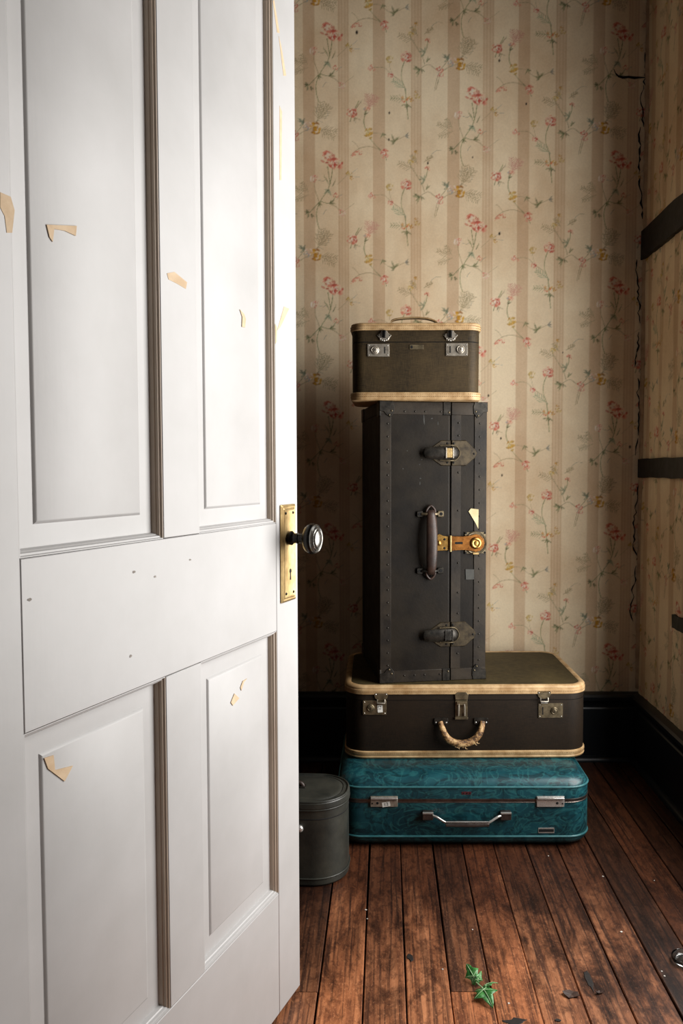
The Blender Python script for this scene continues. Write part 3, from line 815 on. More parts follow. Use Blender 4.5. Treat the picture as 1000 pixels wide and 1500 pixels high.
# ------------------------------------------------------------------ shared luggage pieces
def screws(parent, pts, y, mat, r=0.0018):
    for x, z in pts:
        MB().knob(x, y, z, [(r, 0), (r, 0.0006), (r * 0.55, 0.0013)], 8).build('screw', mat, parent, 40)

def text_mesh(txt, size, M4, name, mat, parent):
    cu = bpy.data.curves.new(name, 'FONT'); cu.body = txt; cu.size = size; cu.extrude = 0.0001; cu.align_x = 'CENTER'; cu.align_y = 'CENTER'
    o = bpy.data.objects.new(name, cu); COL.objects.link(o)
    dg = bpy.context.evaluated_depsgraph_get()
    me = bpy.data.meshes.new_from_object(o.evaluated_get(dg)); bpy.data.objects.remove(o); bpy.data.curves.remove(cu)
    me.transform(M4); me.materials.clear(); me.materials.append(mat)
    r = bpy.data.objects.new(name, me); COL.objects.link(r); r.parent = parent; return r
def sticker(parent, x, y, z, w, h, tilt, txt, size, trot=0, name='number_sticker'):
    a = R(tilt); P = []
    for dx, dz in ((-w / 2, -h / 2), (w / 2, -h / 2), (w / 2, h / 2), (-w / 2, h / 2)):
        P.append((x + dx * math.cos(a) - dz * math.sin(a), z + dx * math.sin(a) + dz * math.cos(a)))
    st = MB().prism(P, y, y - 0.0004).build(name, M['white'], parent, 0); st['label'] = 'small white sticker with black number'
    mt = Matrix.Translation((x, y - 0.0006, z)) @ Matrix.Rotation(R(90), 4, 'X') @ Matrix.Rotation(a + R(trot), 4, 'Z')
    text_mesh(txt, size, mt, 'number', M['ink'], st)

# ------------------------------------------------------------------ teal suitcase, on the floor
TEAL_Y = 2.20; TD = 0.50; TWD = 0.708
teal = thing('suitcase', 'marbled teal suitcase lying at the bottom of the stack on the floor', 'suitcase', (0.2175, TEAL_Y + TD / 2, 0.0), 0, 'stacked vintage luggage')
FR = -TD / 2
def shell(prof, r=0.07): return MB().loft(rbox(TWD, TD, r, prof, 8))
shell([(0.045, 0.000), (0.028, 0.004), (0.014, 0.012), (0.006, 0.023), (0.004, 0.031), (0.004, 0.128)]).build('lower_shell', M['teal'], teal, 40)
shell([(0.004, 0.138), (0.004, 0.170), (0.006, 0.177), (0.014, 0.188), (0.028, 0.196), (0.046, 0.1985), (0.085, 0.1995)]).build('lid', M['teal'], teal, 40)
def hoop(r, z, rad, w=TWD, d=TD, cr=0.07, n=8, ins=0.004):
    """a round welt run round a rounded outline"""
    P = rrect(w - 2 * ins, d - 2 * ins, cr - ins, z, 10); k = len(P); rings = []
    m = MB(); V = []; 
    for i, p in enumerate(P):
        t = (Vector(P[(i + 1) % k]) - Vector(P[i - 1])).normalized(); nn = t.cross(Vector((0, 0, 1)))
        V.append([tuple(Vector(p) + nn * (math.cos(2 * PI * j / n) * rad) + Vector((0, 0, math.sin(2 * PI * j / n) * rad))) for j in range(n)])
    vs = [p for q_ in V for p in q_]; fs = []
    for i in range(k):
        for j in range(n):
            a = i * n + j; b = i * n + (j + 1) % n; c = ((i + 1) % k) * n + j; d_ = ((i + 1) % k) * n + (j + 1) % n
            fs.append((a, b, d_, c))
    return m.add(vs, fs)
hoop(0, 0.171, 0.0032).build('piping', M['tealpiping'], teal, 60)
hoop(0, 0.033, 0.0032).build('piping', M['tealpiping'], teal, 60)
shell([(0.006, 0.126), (0.0035, 0.1275), (0.0030, 0.1290), (0.0042, 0.1300), (0.0042, 0.1355), (0.0022, 0.1365), (0.0022, 0.1385), (0.006, 0.1395)]).build('closing_strip', M['trimmetal'], teal, 30)
def teal_latch(cx, w, keyside):
    y = FR + 0.0035
    la = MB().prism(rpoly(cx, 0.1325, w, 0.0290, 0.0015, 2), y, y - 0.0045, inset=0.0012).build('latch', M['nickel'] if keyside < 0 else M['chrome'], teal, 30)
    MB().box(cx - w / 2 + 0.001, cx + w / 2 - 0.001, y - 0.010, y - 0.0035, 0.1400, 0.1450).build('latch_bar', M['chrome'], la, 30, 0.001)
    MB().box(cx - w / 2 + 0.003, cx + w / 2 - 0.003, y - 0.0052, y - 0.004, 0.1372, 0.1398).build('latch_slot', M['gap'], la, 0)
    kxx = cx + keyside * w * 0.24
    MB().prism(circle(kxx, 0.1285, 0.0035, 12), y - 0.004, y - 0.0050).build('keyhole', M['gap'], la, 0)
    MB().prism(circle(cx + keyside * w * 0.43, 0.1275, 0.0022, 10), y - 0.004, y - 0.0050).build('keyhole', M['gap'], la, 0)
    return la
s_ = 0.001833
la = teal_latch((562.5 - 684) * s_, 0.075, -1)
sticker(la, (563.5 - 684) * s_ + 0.004, FR - 0.0012, 0.1255, 0.022, 0.013, 10, '12', 0.0125)
teal_latch((811.5 - 684) * s_, 0.076, 1)
hd = bpy.data.objects.new('handle', None); COL.objects.link(hd); hd.parent = teal
for sx in (-1, 1):
    cx = (686 - 684) * s_ + sx * 0.1065
    mt = MB().prism(rpoly(cx, 0.0965, 0.030, 0.022, 0.003, 3), FR + 0.005, FR - 0.014, inset=0.002).build('handle_mount', M['trimmetal'], hd, 30)
    MB().box(cx - 0.0145, cx + 0.0145, FR - 0.0150, FR - 0.010, 0.1035, 0.1078).build('mount_edge', M['chrome'], mt, 0, 0.0006)
    xs = cx - sx * 0.012
    MB().tube(catmull([(xs, FR - 0.010, 0.098), (xs - sx * 0.012, FR - 0.016, 0.096), (xs - sx * 0.030, FR - 0.020, 0.086), (xs - sx * 0.046, FR - 0.022, 0.078)], 5), 0.0034, 8).build('handle_link', M['chrome'], hd, 60)
m = MB(); c0 = 0.0037
rings = []
for t in np.linspace(-1, 1, 15):
    w = 0.008 - 0.0015 * abs(t) ** 3
    rings.append([(c0 + 0.059 * t, FR - 0.022 + dy * 0.007, 0.079 + dz * w) for dy, dz in ((-0.3, -1), (-1, -0.5), (-1, 0.4), (-0.3, 1), (0.6, 1), (1, 0.3), (1, -0.5), (0.5, -1))])
m.loft(rings).build('handle_grip', M['trimmetal'], hd, 50)
MB().tube([(c0 + 0.058 * t, FR - 0.0265, 0.0870) for t in np.linspace(-1, 1, 9)], 0.0018, 6).build('grip_trim', M['chrome'], hd, 60)
bd = MB().prism(rpoly((806 - 684) * s_, 0.0505, 0.044, 0.0145, 0.001, 2), FR + 0.006, FR + 0.0025).build('badge', M['chrome'], teal, 30)
MB().prism(rpoly((806 - 684) * s_, 0.0505, 0.041, 0.0080, 0.0005, 2), FR + 0.004, FR + 0.0020).build('badge_face', M['gap'], bd, 0)
bd = MB().prism(rpoly((686 - 684) * s_, 0.1550, 0.026, 0.0075, 0.0015, 2), FR + 0.006, FR + 0.0028).build('emblem', M['red'], teal, 30)
for dx in (-0.008, 0.001, 0.009):
    MB().prism(circle((686 - 684) * s_ + dx, 0.1550, 0.0022, 8), FR + 0.0032, FR + 0.0022).build('emblem_dot', M['blackmetal'], bd, 0)

# ------------------------------------------------------------------ brown suitcase, on the teal one
BW, BD, BH, BZ = 0.715, 0.455, 0.216, 0.1995
brown = thing('suitcase', 'dark brown tweed suitcase with cream leather edging, second from the floor', 'suitcase', (0.2325, 2.345 + BD / 2, BZ), R(0.9), 'stacked vintage luggage')
FB = -BD / 2; BR = 0.065
def bshell(prof): return MB().loft(rbox(BW, BD, BR, prof, 9))
bshell([(0.006, 0.008), (0.004, 0.014), (0.004, 0.1715)]).build('body', M['brown'], brown, 40)
bshell([(0.004, 0.1735), (0.004, 0.200), (0.010, 0.212)]).build('lid', M['brown'], brown, 40)
bshell([(0.006, 0.1705), (0.0065, 0.1715), (0.0065, 0.1735), (0.006, 0.1745)]).build('lid_gap', M['gap'], brown, 0)
bshell([(0.017, 0.2115), (0.019, 0.2145), (0.04, 0.2155), (0.12, 0.2158)]).build('lid_panel', M['olive_top'], brown, 40)
def bband(z0, z1, up, wv):
    if up:
        p = [(0.004, z0), (0.0005, z0 + 0.001), (0.000, z0 + 0.004), (0.000, z0 + 0.014), (0.002, z0 + 0.0155), (0.0012, z0 + 0.018), (0.002, z0 + 0.0215), (0.006, z1 - 0.002), (0.011, z1), (0.019, z1 - 0.001), (0.0205, z1 - 0.003)]
    else:
        p = [(0.030, z0), (0.006, z0 + 0.0005), (0.001, z0 + 0.003), (0.000, z0 + 0.007), (0.0018, z0 + 0.009), (0.0002, z0 + 0.011), (0.000, z1 - 0.002), (0.004, z1)]
    return bshell(p)
t1 = bband(0.190, 0.2165, True, 0).build('edge_band', M['cream'], brown, 50)
t2 = bband(0.0, 0.0235, False, 0).build('edge_band', M['cream'], brown, 50)
o = stitches(BW + 0.0002, BD + 0.0002, BR, 0.1985).build('stitching', M['thread'], t1, 0); o['kind'] = 'stuff'
o = stitches(BW + 0.0002, BD + 0.0002, BR, 0.0165).build('stitching', M['thread'], t2, 0); o['kind'] = 'stuff'
def lock_plate(parent, name, cx, cz, w, h, y, mat, kx_, slot=None, kr=0.0105):
    pl = MB().prism(rpoly(cx, cz, w, h, 0.0015, 2), y + 0.001, y - 0.0028, inset=0.0010).build(name, mat, parent, 30)
    MB().knob(kx_, y - 0.0026, cz, [(kr, 0), (kr, 0.003), (kr * 0.82, 0.0048), (kr * 0.70, 0.0040), (kr * 0.60, 0.0056), (kr * 0.35, 0.0066)], 20).build('lock_button', mat, pl, 35)
    MB().box(kx_ - 0.0008, kx_ + 0.0008, y - 0.0098, y - 0.0088, cz - 0.003, cz + 0.003).build('keyhole', M['gap'], pl, 0)
    if slot is not None:
        MB().box(slot - 0.0012, slot + 0.0012, y - 0.0036, y - 0.0024, cz - h * 0.26, cz + h * 0.26).build('slot', M['gap'], pl, 0)
    screws(pl, [(cx + a * (w / 2 - 0.0045), cz + b * (h / 2 - 0.0045)) for a in (-1, 1) for b in (-1, 1)], y - 0.0026, M['chrome'], 0.0016)
    return pl
sb = 0.00197; yb = FB + 0.004
xb = lambda p: (p - 683) * sb
pl = lock_plate(brown, 'latch', xb(546.5), 0.152, 0.068, 0.042, yb, M['bronze'], xb(541))
sticker(pl, xb(554.5), yb - 0.0030, 0.152, 0.0145, 0.027, 4, '12', 0.0135, 90)
lock_plate(brown, 'latch', xb(806.5), 0.141, 0.072, 0.043, yb, M['bronze'], xb(812), xb(795))
def brown_hasp(cx, z, tongue):
    hp = MB().prism([(cx - 0.021, z + 0.010), (cx - 0.018, z - 0.002), (cx - 0.010, z - 0.010), (cx + 0.010, z - 0.010), (cx + 0.018, z - 0.002), (cx + 0.021, z + 0.010), (cx + 0.017, z + 0.014), (cx - 0.017, z + 0.014)], yb + 0.001, yb - 0.004, inset=0.001).build('hasp', M['bronze'], brown, 30)
    MB().tube([(cx - 0.011, yb - 0.006, z - 0.006), (cx - 0.011, yb - 0.010, z - 0.016), (cx + 0.011, yb - 0.010, z - 0.016), (cx + 0.011, yb - 0.006, z - 0.006)], 0.0022, 7).build('hasp_loop', M['nickel'], hp, 60)
    MB().box(cx - 0.0095, cx + 0.0095, yb - 0.0085, yb - 0.002, z - 0.022, z - 0.0165).build('hasp_tongue', M['chrome'] if tongue else M['bronze'], hp, 0, 0.0008)
    screws(hp, [(cx - 0.015, z + 0.008), (cx + 0.015, z + 0.008)], yb - 0.0038, M['chrome'])
brown_hasp(xb(556), 0.183, False); brown_hasp(xb(796.5), 0.186, True)
cx = xb(674.5)
hp = MB().prism([(cx - 0.018, 0.175), (cx + 0.018, 0.175), (cx + 0.020, 0.190), (cx + 0.013, 0.197), (cx - 0.013, 0.197), (cx - 0.020, 0.190)], yb + 0.001, yb - 0.005, inset=0.0012).build('hasp', M['bronze'], brown, 30)
hp['label'] = 'tall bronze centre hasp'
MB().prism(rpoly(cx, 0.145, 0.036, 0.056, 0.002, 2), yb + 0.001, yb - 0.003, inset=0.001).build('hasp_plate', M['bronze'], hp, 30)
for sx in (-1, 1):
    MB().tube([(cx + sx * 0.008, yb - 0.006, 0.168), (cx + sx * 0.0085, yb - 0.009, 0.150), (cx + sx * 0.009, yb - 0.006, 0.128)], 0.0026, 7).build('hasp_bar', M['nickel'], hp, 60)
MB().box(cx - 0.019, cx + 0.019, yb - 0.007, yb - 0.001, 0.117, 0.124).build('hasp_foot', M['bronze'], hp, 0, 0.001)
MB().box(cx - 0.014, cx + 0.014, yb - 0.009, yb - 0.002, 0.160, 0.170).build('hasp_catch', M['bronze'], hp, 0, 0.001)
hd = bpy.data.objects.new('handle', None); COL.objects.link(hd); hd.parent = brown
for px_ in (644.5, 703.5):
    c_ = xb(px_); mt = MB().prism(rpoly(c_, 0.1115, 0.041, 0.018, 0.002, 2), yb + 0.001, yb - 0.005, inset=0.0012).build('handle_mount', M['blackmetal'], hd, 30)
    screws(mt, [(c_ - 0.015, 0.108), (c_ + 0.015, 0.108)], yb - 0.0048, M['chrome'], 0.0024)
P = catmull([(xb(643), yb - 0.006, 0.111), (xb(645.5), yb - 0.014, 0.096), (xb(651), yb - 0.021, 0.073), (xb(660), yb - 0.024, 0.058), (xb(674.5), yb - 0.026, 0.0525), (xb(689), yb - 0.024, 0.059), (xb(699), yb - 0.021, 0.076), (xb(704), yb - 0.014, 0.097), (xb(705.5), yb - 0.006, 0.111)], 6)
rad = [0.0075 + 0.0035 * math.sin(PI * i / (len(P) - 1)) for i in range(len(P))]
g = MB().tube(P, rad, 10, 0.75).build('handle_grip', M['frayed'], hd, 60); g['label'] = 'cracked tan leather grip with frayed ends'
rq = random.Random(9)
for k in range(9):
    i = rq.randint(18, len(P) - 16); p = P[i]; a = rq.uniform(-2.4, -0.7)
    q = p + Vector((math.cos(a) * 0.008, -0.003, math.sin(a) * 0.009)); L = rq.uniform(0.006, 0.014)
    MB().tube([q, q + Vector((math.cos(a) * L * 0.6, -0.002, math.sin(a) * L * 0.6)), q + Vector((math.cos(a + 0.5) * L, -0.003, math.sin(a + 0.5) * L))], [0.0018, 0.0013, 0.0004], 5).build('leather_shred', M['cream'], hd, 60)

# ------------------------------------------------------------------ upright trunk
TZ = BZ + 0.2162
TKW, TKD, TKH = 0.316, 0.37, 0.820
trunk = thing('steamer_trunk', 'tall black fibre trunk standing on end with riveted edges and brass hasp', 'trunk', (0, 0, TZ), R(9.5), 'stacked vintage luggage')
ca, sa = math.cos(R(9.5)), math.sin(R(9.5))
trunk.location = (-0.016 + ca * TKW / 2 - sa * TKD / 2, 2.372 + sa * TKW / 2 + ca * TKD / 2, TZ)
FT = -TKD / 2; X0 = -TKW / 2; SX = X0 + 0.2095
mb = MB().box(X0, SX - 0.001, FT, TKD / 2, 0.0, TKH)
mb.build('body', M['fibre'], trunk, 30, 0.006)
MB().box(SX + 0.001, -X0, FT + 0.0008, TKD / 2, 0.0, TKH).build('lid', M['fibre'], trunk, 30, 0.006)
MB().box(SX - 0.003, SX + 0.003, FT + 0.003, TKD / 2 - 0.003, 0.003, TKH - 0.003).build('lid_gap', M['gap'], trunk, 0)
MB().box(X0 - 0.0006, X0 + 0.004, FT + 0.012, TKD / 2 - 0.004, 0.004, TKH - 0.004).build('side_panel', M['fibre_side'], trunk, 0)
e = 0.0016
def bind(x0, x1, z0, z1): 
    return MB().box(x0, x1, FT - e, FT + 0.004, z0, z1).build('edge_binding', M['fibre_edge'], trunk, 30, 0.0010)
bind(X0 - e, X0 + 0.031, 0.034, TKH - 0.034)
bind(-X0 - 0.036, -X0 + e, 0.034, TKH - 0.034)
bind(X0 - e, SX - 0.0015, TKH - 0.035, TKH + e); bind(SX + 0.0015, -X0 + e, TKH - 0.035, TKH + e)
bind(X0 - e, SX - 0.0015, 0, 0.035); bind(SX + 0.0015, -X0 + e, 0, 0.035)
MB().box(SX + 0.0012, SX + 0.030, FT - 0.001, FT + 0.004, 0.035, TKH - 0.035).build('edge_binding', M['fibre_edge'], trunk, 30, 0.0006)
# binding returning along the left side
def sbind(y0, y1, z0, z1): MB().box(X0 - e, X0 + 0.004, y0, y1, z0, z1).build('edge_binding', M['fibre_side'], trunk, 30, 0.0010)
sbind(FT, FT + 0.035, 0.0, TKH); sbind(TKD / 2 - 0.035, TKD / 2 + e, 0.0, TKH); sbind(FT + 0.035, TKD / 2 - 0.035, TKH - 0.035, TKH + e); sbind(FT + 0.035, TKD / 2 - 0.035, 0, 0.035)
rivet_me = None
def rivet(x, z):
    global rivet_me
    if rivet_me is None:
        o = MB().knob(0, 0, 0, [(0.0028, -0.001), (0.0028, 0.0004), (0.0021, 0.0014), (0.0009, 0.0019)], 10).build('rivet', M['blackmetal'], trunk, 60); rivet_me = o
    else:
        o = rivet_me.copy(); COL.objects.link(o)
    o.location = (x, FT - e, z)
zz = np.linspace(0.052, TKH - 0.062, 20)
for z in zz: rivet(X0 + 0.0215, z)
for z in np.linspace(0.055, TKH - 0.062, 19): rivet(-X0 - 0.0195, z + 0.003)
for z in (0.080, 0.122, 0.20, 0.262, 0.35, 0.505, 0.617, 0.725, 0.762): rivet(SX + 0.0225, z)
for x in (0.071, 0.102, 0.132, 0.178): rivet(X0 + x, TKH - 0.026); rivet(X0 + x, 0.020)
# corner caps
def cap(poly, pts):
    o = MB().prism(poly, FT + 0.003, FT - 0.0042, inset=0.0016).build('corner_cap', M['blackmetal'], trunk, 30)
    for x, z in pts:
        MB().knob(x, FT - 0.0040, z, [(0.0030, 0), (0.0028, 0.001), (0.0012, 0.0022)], 10).build('rivet', M['bronze'], o, 50)
def corner(sx, top):
    xe = X0 - 0.0032 if sx < 0 else -X0 + 0.0032; d = -sx
    ze = TKH + 0.0032 if top else -0.0002; u = -1 if top else 1
    P = [(xe, ze), (xe + d * 0.040, ze), (xe + d * 0.044, ze + u * 0.014), (xe + d * 0.043, ze + u * 0.034), (xe + d * 0.032, ze + u * 0.047), (xe + d * 0.020, ze + u * 0.040), (xe + d * 0.012, ze + u * 0.030), (xe, ze + u * 0.028)]
    if (d > 0) == (not top): pass
    else: P = P[::-1]
    cap(P, [(xe + d * 0.036, ze + u * 0.028), (xe + d * 0.029, ze + u * 0.040)])
    # return along the side
    if sx < 0:
        z0, z1 = (TKH - 0.040, TKH + 0.0032) if top else (-0.0002, 0.040)
        MB().box(X0 - 0.0042, X0 + 0.002, FT - 0.002, FT + 0.042, z0, z1).build('corner_cap', M['blackmetal'], trunk, 30, 0.0015)
        MB().box(X0 - 0.0042, X0 + 0.002, TKD / 2 - 0.042, TKD / 2 + 0.002, z0, z1).build('corner_cap', M['blackmetal'], trunk, 30, 0.0015)
for sx in (-1, 1):
    for top in (True, False): corner(sx, top)
for top in (True, False):
    z0, z1 = (TKH - 0.036, TKH + 0.0025) if top else (0.0, 0.036)
    cap([(SX - 0.024, z0), (SX - 0.0015, z0), (SX - 0.0015, z1), (SX - 0.024, z1)], [(SX - 0.007, z0 + (0.008 if top else 0.028))])
# draw-bolt latches
def drawbolt(zc, body):
    hx0, hx1 = X0 + 0.135, X0 + 0.288
    a = MB().prism([(hx0, zc + 0.006), (hx0, zc - 0.006), (hx0 + 0.045, zc - 0.037), (SX - 0.0015, zc - 0.037), (SX - 0.0015, zc + 0.037), (hx0 + 0.045, zc + 0.037)], FT + 0.001, FT - 0.0035, inset=0.0022).build('latch', body, trunk, 30)
    b = MB().prism([(SX + 0.0015, zc - 0.037), (hx1 - 0.034, zc - 0.037), (hx1 - 0.004, zc - 0.012), (hx1, zc), (hx1 - 0.004, zc + 0.010), (hx1 - 0.034, zc + 0.037), (SX + 0.0015, zc + 0.037)], FT + 0.001, FT - 0.0035, inset=0.0022).build('latch_keeper', body, a, 30)
    m = MB(); rings = []
    for x, y, h, t in ((hx0 - 0.010, -0.012, 0.010, 0.003), (hx0 - 0.006, -0.0135, 0.0155, 0.004), (hx0 + 0.010, -0.014, 0.0175, 0.005), (hx0 + 0.030, -0.0155, 0.0185, 0.006), (hx0 + 0.055, -0.016, 0.0185, 0.007), (SX + 0.005, -0.0135, 0.0180, 0.007), (SX + 0.016, -0.010, 0.0155, 0.006), (SX + 0.022, -0.006, 0.010, 0.003)):
        rings.append([(x, FT + y + t * cy_, zc + h * cz_) for cy_, cz_ in ((-0.6, -0.72), (-1, -0.35), (-1, 0.35), (-0.6, 0.72), (0.2, 1), (0.9, 0.9), (0.9, -0.9), (0.2, -1))])
    m.loft(rings).build('latch_lever', M['blackmetal'], a, 45)
    MB().tube(catmull([(hx0 + 0.040, FT - 0.010, zc + 0.021), (SX - 0.004, FT - 0.012, zc + 0.0225), (SX + 0.014, FT - 0.011, zc + 0.019), (SX + 0.0245, FT - 0.010, zc), (SX + 0.014, FT - 0.011, zc - 0.019), (SX - 0.004, FT - 0.012, zc - 0.0225), (hx0 + 0.040, FT - 0.010, zc - 0.021)], 4), 0.0018, 6).build('latch_loop', M['bronze'], a, 60)
    MB().box(SX - 0.019, SX - 0.001, FT - 0.0242, FT - 0.018, zc - 0.014, zc + 0.014).build('latch_roller', M['plate'] if zc > 0.4 else M['blackmetal'], a, 0, 0.002)
    for sx in (-1, 1):
        MB().box(SX - 0.0095 + sx * 0.0105 - 0.0018, SX - 0.0095 + sx * 0.0105 + 0.0018, FT - 0.0252, FT - 0.016, zc - 0.0155, zc + 0.0155).build('latch_bar', M['nickel'] if zc > 0.4 else M['blackmetal'], a, 0, 0.0008)
    for x, z in ((SX - 0.012, zc + 0.028), (SX + 0.007, zc + 0.028), (SX - 0.012, zc - 0.028), (SX + 0.007, zc - 0.028), (hx1 - 0.010, zc - 0.002)):
        MB().knob(x, FT - 0.0033, z, [(0.0032, 0), (0.0030, 0.001), (0.0014, 0.002)], 10).build('rivet', M['gap'], a, 50)
M['latchplate'] = m_worn('blackened_latch_plate', (46, 39, 30), (84, 73, 54), 0.4, 0.5, scale=50, bump=0.1)
drawbolt(0.674, M['latchplate']); drawbolt(0.138, M['latchplate'])
# carrying handle
hx = X0 + 0.147
hd = bpy.data.objects.new('handle', None); COL.objects.link(hd); hd.parent = trunk
rings = []
for t in np.linspace(0, 1, 17):
    z = 0.318 + t * 0.190; y = FT - 0.010 - 0.020 * math.sin(PI * t) ** 0.6; w = 0.0165 - 0.005 * abs(2 * t - 1) ** 3; th = 0.0065
    rings.append([(hx + w * math.cos(2 * PI * j / 12), y + th * math.sin(2 * PI * j / 12), z) for j in range(12)])
MB().loft(rings).build('handle_grip', M['handleleather'], hd, 60)
for zc, up in ((0.490, 1), (0.335, -1)):
    lo = MB().tube(catmull([(hx - 0.010, FT - 0.014, zc - up * 0.002), (hx - 0.0125, FT - 0.010, zc + up * 0.016), (hx, FT - 0.008, zc + up * 0.030), (hx + 0.0125, FT - 0.010, zc + up * 0.016), (hx + 0.010, FT - 0.014, zc - up * 0.002)], 5), 0.0040, 7).build('handle_loop', M['handleleather'], hd, 60)
    MB().tube([(hx - 0.026, FT - 0.007, zc + up * 0.006), (hx - 0.012, FT - 0.016, zc + up * 0.006), (hx + 0.012, FT - 0.016, zc + up * 0.006), (hx + 0.022, FT - 0.007, zc + up * 0.006)], 0.0042, 8).build('handle_pin', M['bronze'] if up > 0 else M['blackmetal'], hd, 60)
    for sx in (-1, 1):
        c_ = hx + sx * 0.031
        br_ = MB().prism(rpoly(c_, zc + up * 0.006, 0.019, 0.018, 0.004, 3), FT + 0.001, FT - 0.0075, inset=0.002).build('handle_bracket', M['bronze'] if (sx > 0 and up > 0) else M['blackmetal'], hd, 30)
        MB().prism(circle(c_ + sx * 0.001, zc + up * 0.006, 0.0048, 12), FT - 0.007, FT - 0.0082).build('bracket_hole', M['gap'], br_, 0)
# brass hasp lock
zl = 0.409; lx = X0 + 0.284; a0 = X0 + 0.160
hp = MB().prism([(a0, zl + 0.010), (a0, zl - 0.014), (a0 + 0.006, zl - 0.022), (a0 + 0.040, zl - 0.021), (a0 + 0.043, zl - 0.018), (a0 + 0.043, zl + 0.020), (a0 + 0.028, zl + 0.022), (a0 + 0.014, zl + 0.028), (a0 + 0.004, zl + 0.024)][::-1][::-1], FT + 0.001, FT - 0.0045, inset=0.001).build('hasp', M['brass'], trunk, 30)
hp['label'] = 'brass hasp and round lock with worn coppery strap'
for x, z in ((a0 + 0.030, zl + 0.012), (a0 + 0.030, zl - 0.014)):
    MB().knob(x, FT - 0.0044, z, [(0.0036, 0), (0.0034, 0.0008), (0.002, 0.0016)], 10).build('rivet', M['gap'], hp, 50)
MB().knob(a0 + 0.013, FT - 0.0044, zl + 0.001, [(0.0075, 0), (0.0072, 0.002), (0.005, 0.0045), (0.002, 0.0055)], 14).build('rivet', M['brass'], hp, 50)
MB().tube([(a0 + 0.047, FT - 0.008, zl + 0.023), (a0 + 0.047, FT - 0.008, zl - 0.024)], 0.0042, 10).build('hinge_pin', M['plate'], hp, 40)
bp = [(lx + 0.040 * math.cos(R(t)), zl + 0.040 * math.sin(R(t))) for t in (10, 30, 40)]
bp = [(lx + (0.0345 if k % 4 else 0.046) * math.cos(2 * PI * (k + 2) / 16), zl + (0.0345 if k % 4 else 0.046) * math.sin(2 * PI * (k + 2) / 16)) for k in range(16)]
bkp = MB().prism(bp, FT + 0.001, FT - 0.0030, inset=0.001).build('lock_back_plate', M['bronze'], hp, 30)
for k in range(4):
    t = 2 * PI * (4 * k + 2) / 16
    MB().knob(lx + 0.041 * math.cos(t), FT - 0.003, zl + 0.041 * math.sin(t), [(0.0034, -0.001), (0.0032, 0.0008), (0.0018, 0.0016)], 10).build('rivet', M['gap'], hp, 50)
MB().knob(lx, FT - 0.003, zl, [(0.0345, -0.001), (0.0345, 0.002), (0.0320, 0.0050), (0.0295, 0.0045), (0.0285, 0.0025)], 32).build('lock_ring', M['bronze'], hp, 35)
MB().prism([(a0 + 0.049, zl - 0.0215), (a0 + 0.085, zl - 0.0200), (lx - 0.012, zl - 0.024), (lx, zl - 0.027), (lx + 0.014, zl - 0.023), (lx + 0.024, zl - 0.012), (lx + 0.027, zl), (lx + 0.024, zl + 0.012), (lx + 0.014, zl + 0.023), (lx, zl + 0.027), (lx - 0.012, zl + 0.024), (a0 + 0.085, zl + 0.0205), (a0 + 0.049, zl + 0.0215)], FT - 0.004, FT - 0.0100, inset=0.0014).build('hasp_strap', M['copper'], hp, 30)
MB().prism(rpoly(a0 + 0.072, zl + 0.001, 0.024, 0.0065, 0.003, 3), FT - 0.0098, FT - 0.0106).build('strap_slot', M['gap'], hp, 0)
MB().knob(lx - 0.001, FT - 0.0098, zl, [(0.0175, 0), (0.0172, 0.003), (0.0150, 0.0065), (0.0120, 0.0075), (0.0098, 0.0062), (0.0070, 0.0062), (0.0060, 0.0082), (0.002, 0.0088)], 24).build('lock_button', M['brass'], hp, 35)
MB().box(lx - 0.010, lx + 0.008, FT - 0.013, FT - 0.006, zl - 0.034, zl - 0.028).build('lock_tab', M['plate'], hp, 0, 0.001)
# torn labels
o = MB().prism([(X0 + 0.263, 0.502), (X0 + 0.2665, 0.497), (X0 + 0.285, 0.467), (X0 + 0.293, 0.450), (X0 + 0.2935, 0.508), (X0 + 0.270, 0.511)], FT, FT - 0.0022).build('torn_label', M['paper'], trunk, 0); o['label'] = 'torn scrap of cream paper label'
o = MB().prism([(X0 + 0.256, 0.300), (X0 + 0.283, 0.300), (X0 + 0.283, 0.330), (X0 + 0.255, 0.331)], FT, FT - 0.0016).build('worn_label', M['greylabel'], trunk, 0); o['label'] = 'faded grey sticker'
# pale scuffs on the fibre
rq = random.Random(4)
for x, z, w, h in ((0.062 + 0.066, 0.775, 0.003, 0.03), (0.13, 0.765, 0.002, 0.02), (0.152, 0.774, 0.006, 0.004), (0.122, 0.655, 0.004, 0.003), (0.116, 0.640, 0.003, 0.003), (0.118, 0.60, 0.006, 0.003), (0.117, 0.585, 0.002, 0.012), (0.067, 0.628, 0.004, 0.003), (0.17, 0.76, 0.002, 0.014), (0.079, 0.680, 0.003, 0.003)):
    MB().prism([(X0 + x + a, z + b) for a, b in blob_pts(w / 2, h / 2, 7, int(x * 9999), 0.4)], FT + 0.001, FT - 0.0003).build('scuff', M['greylabel'], trunk, 0)

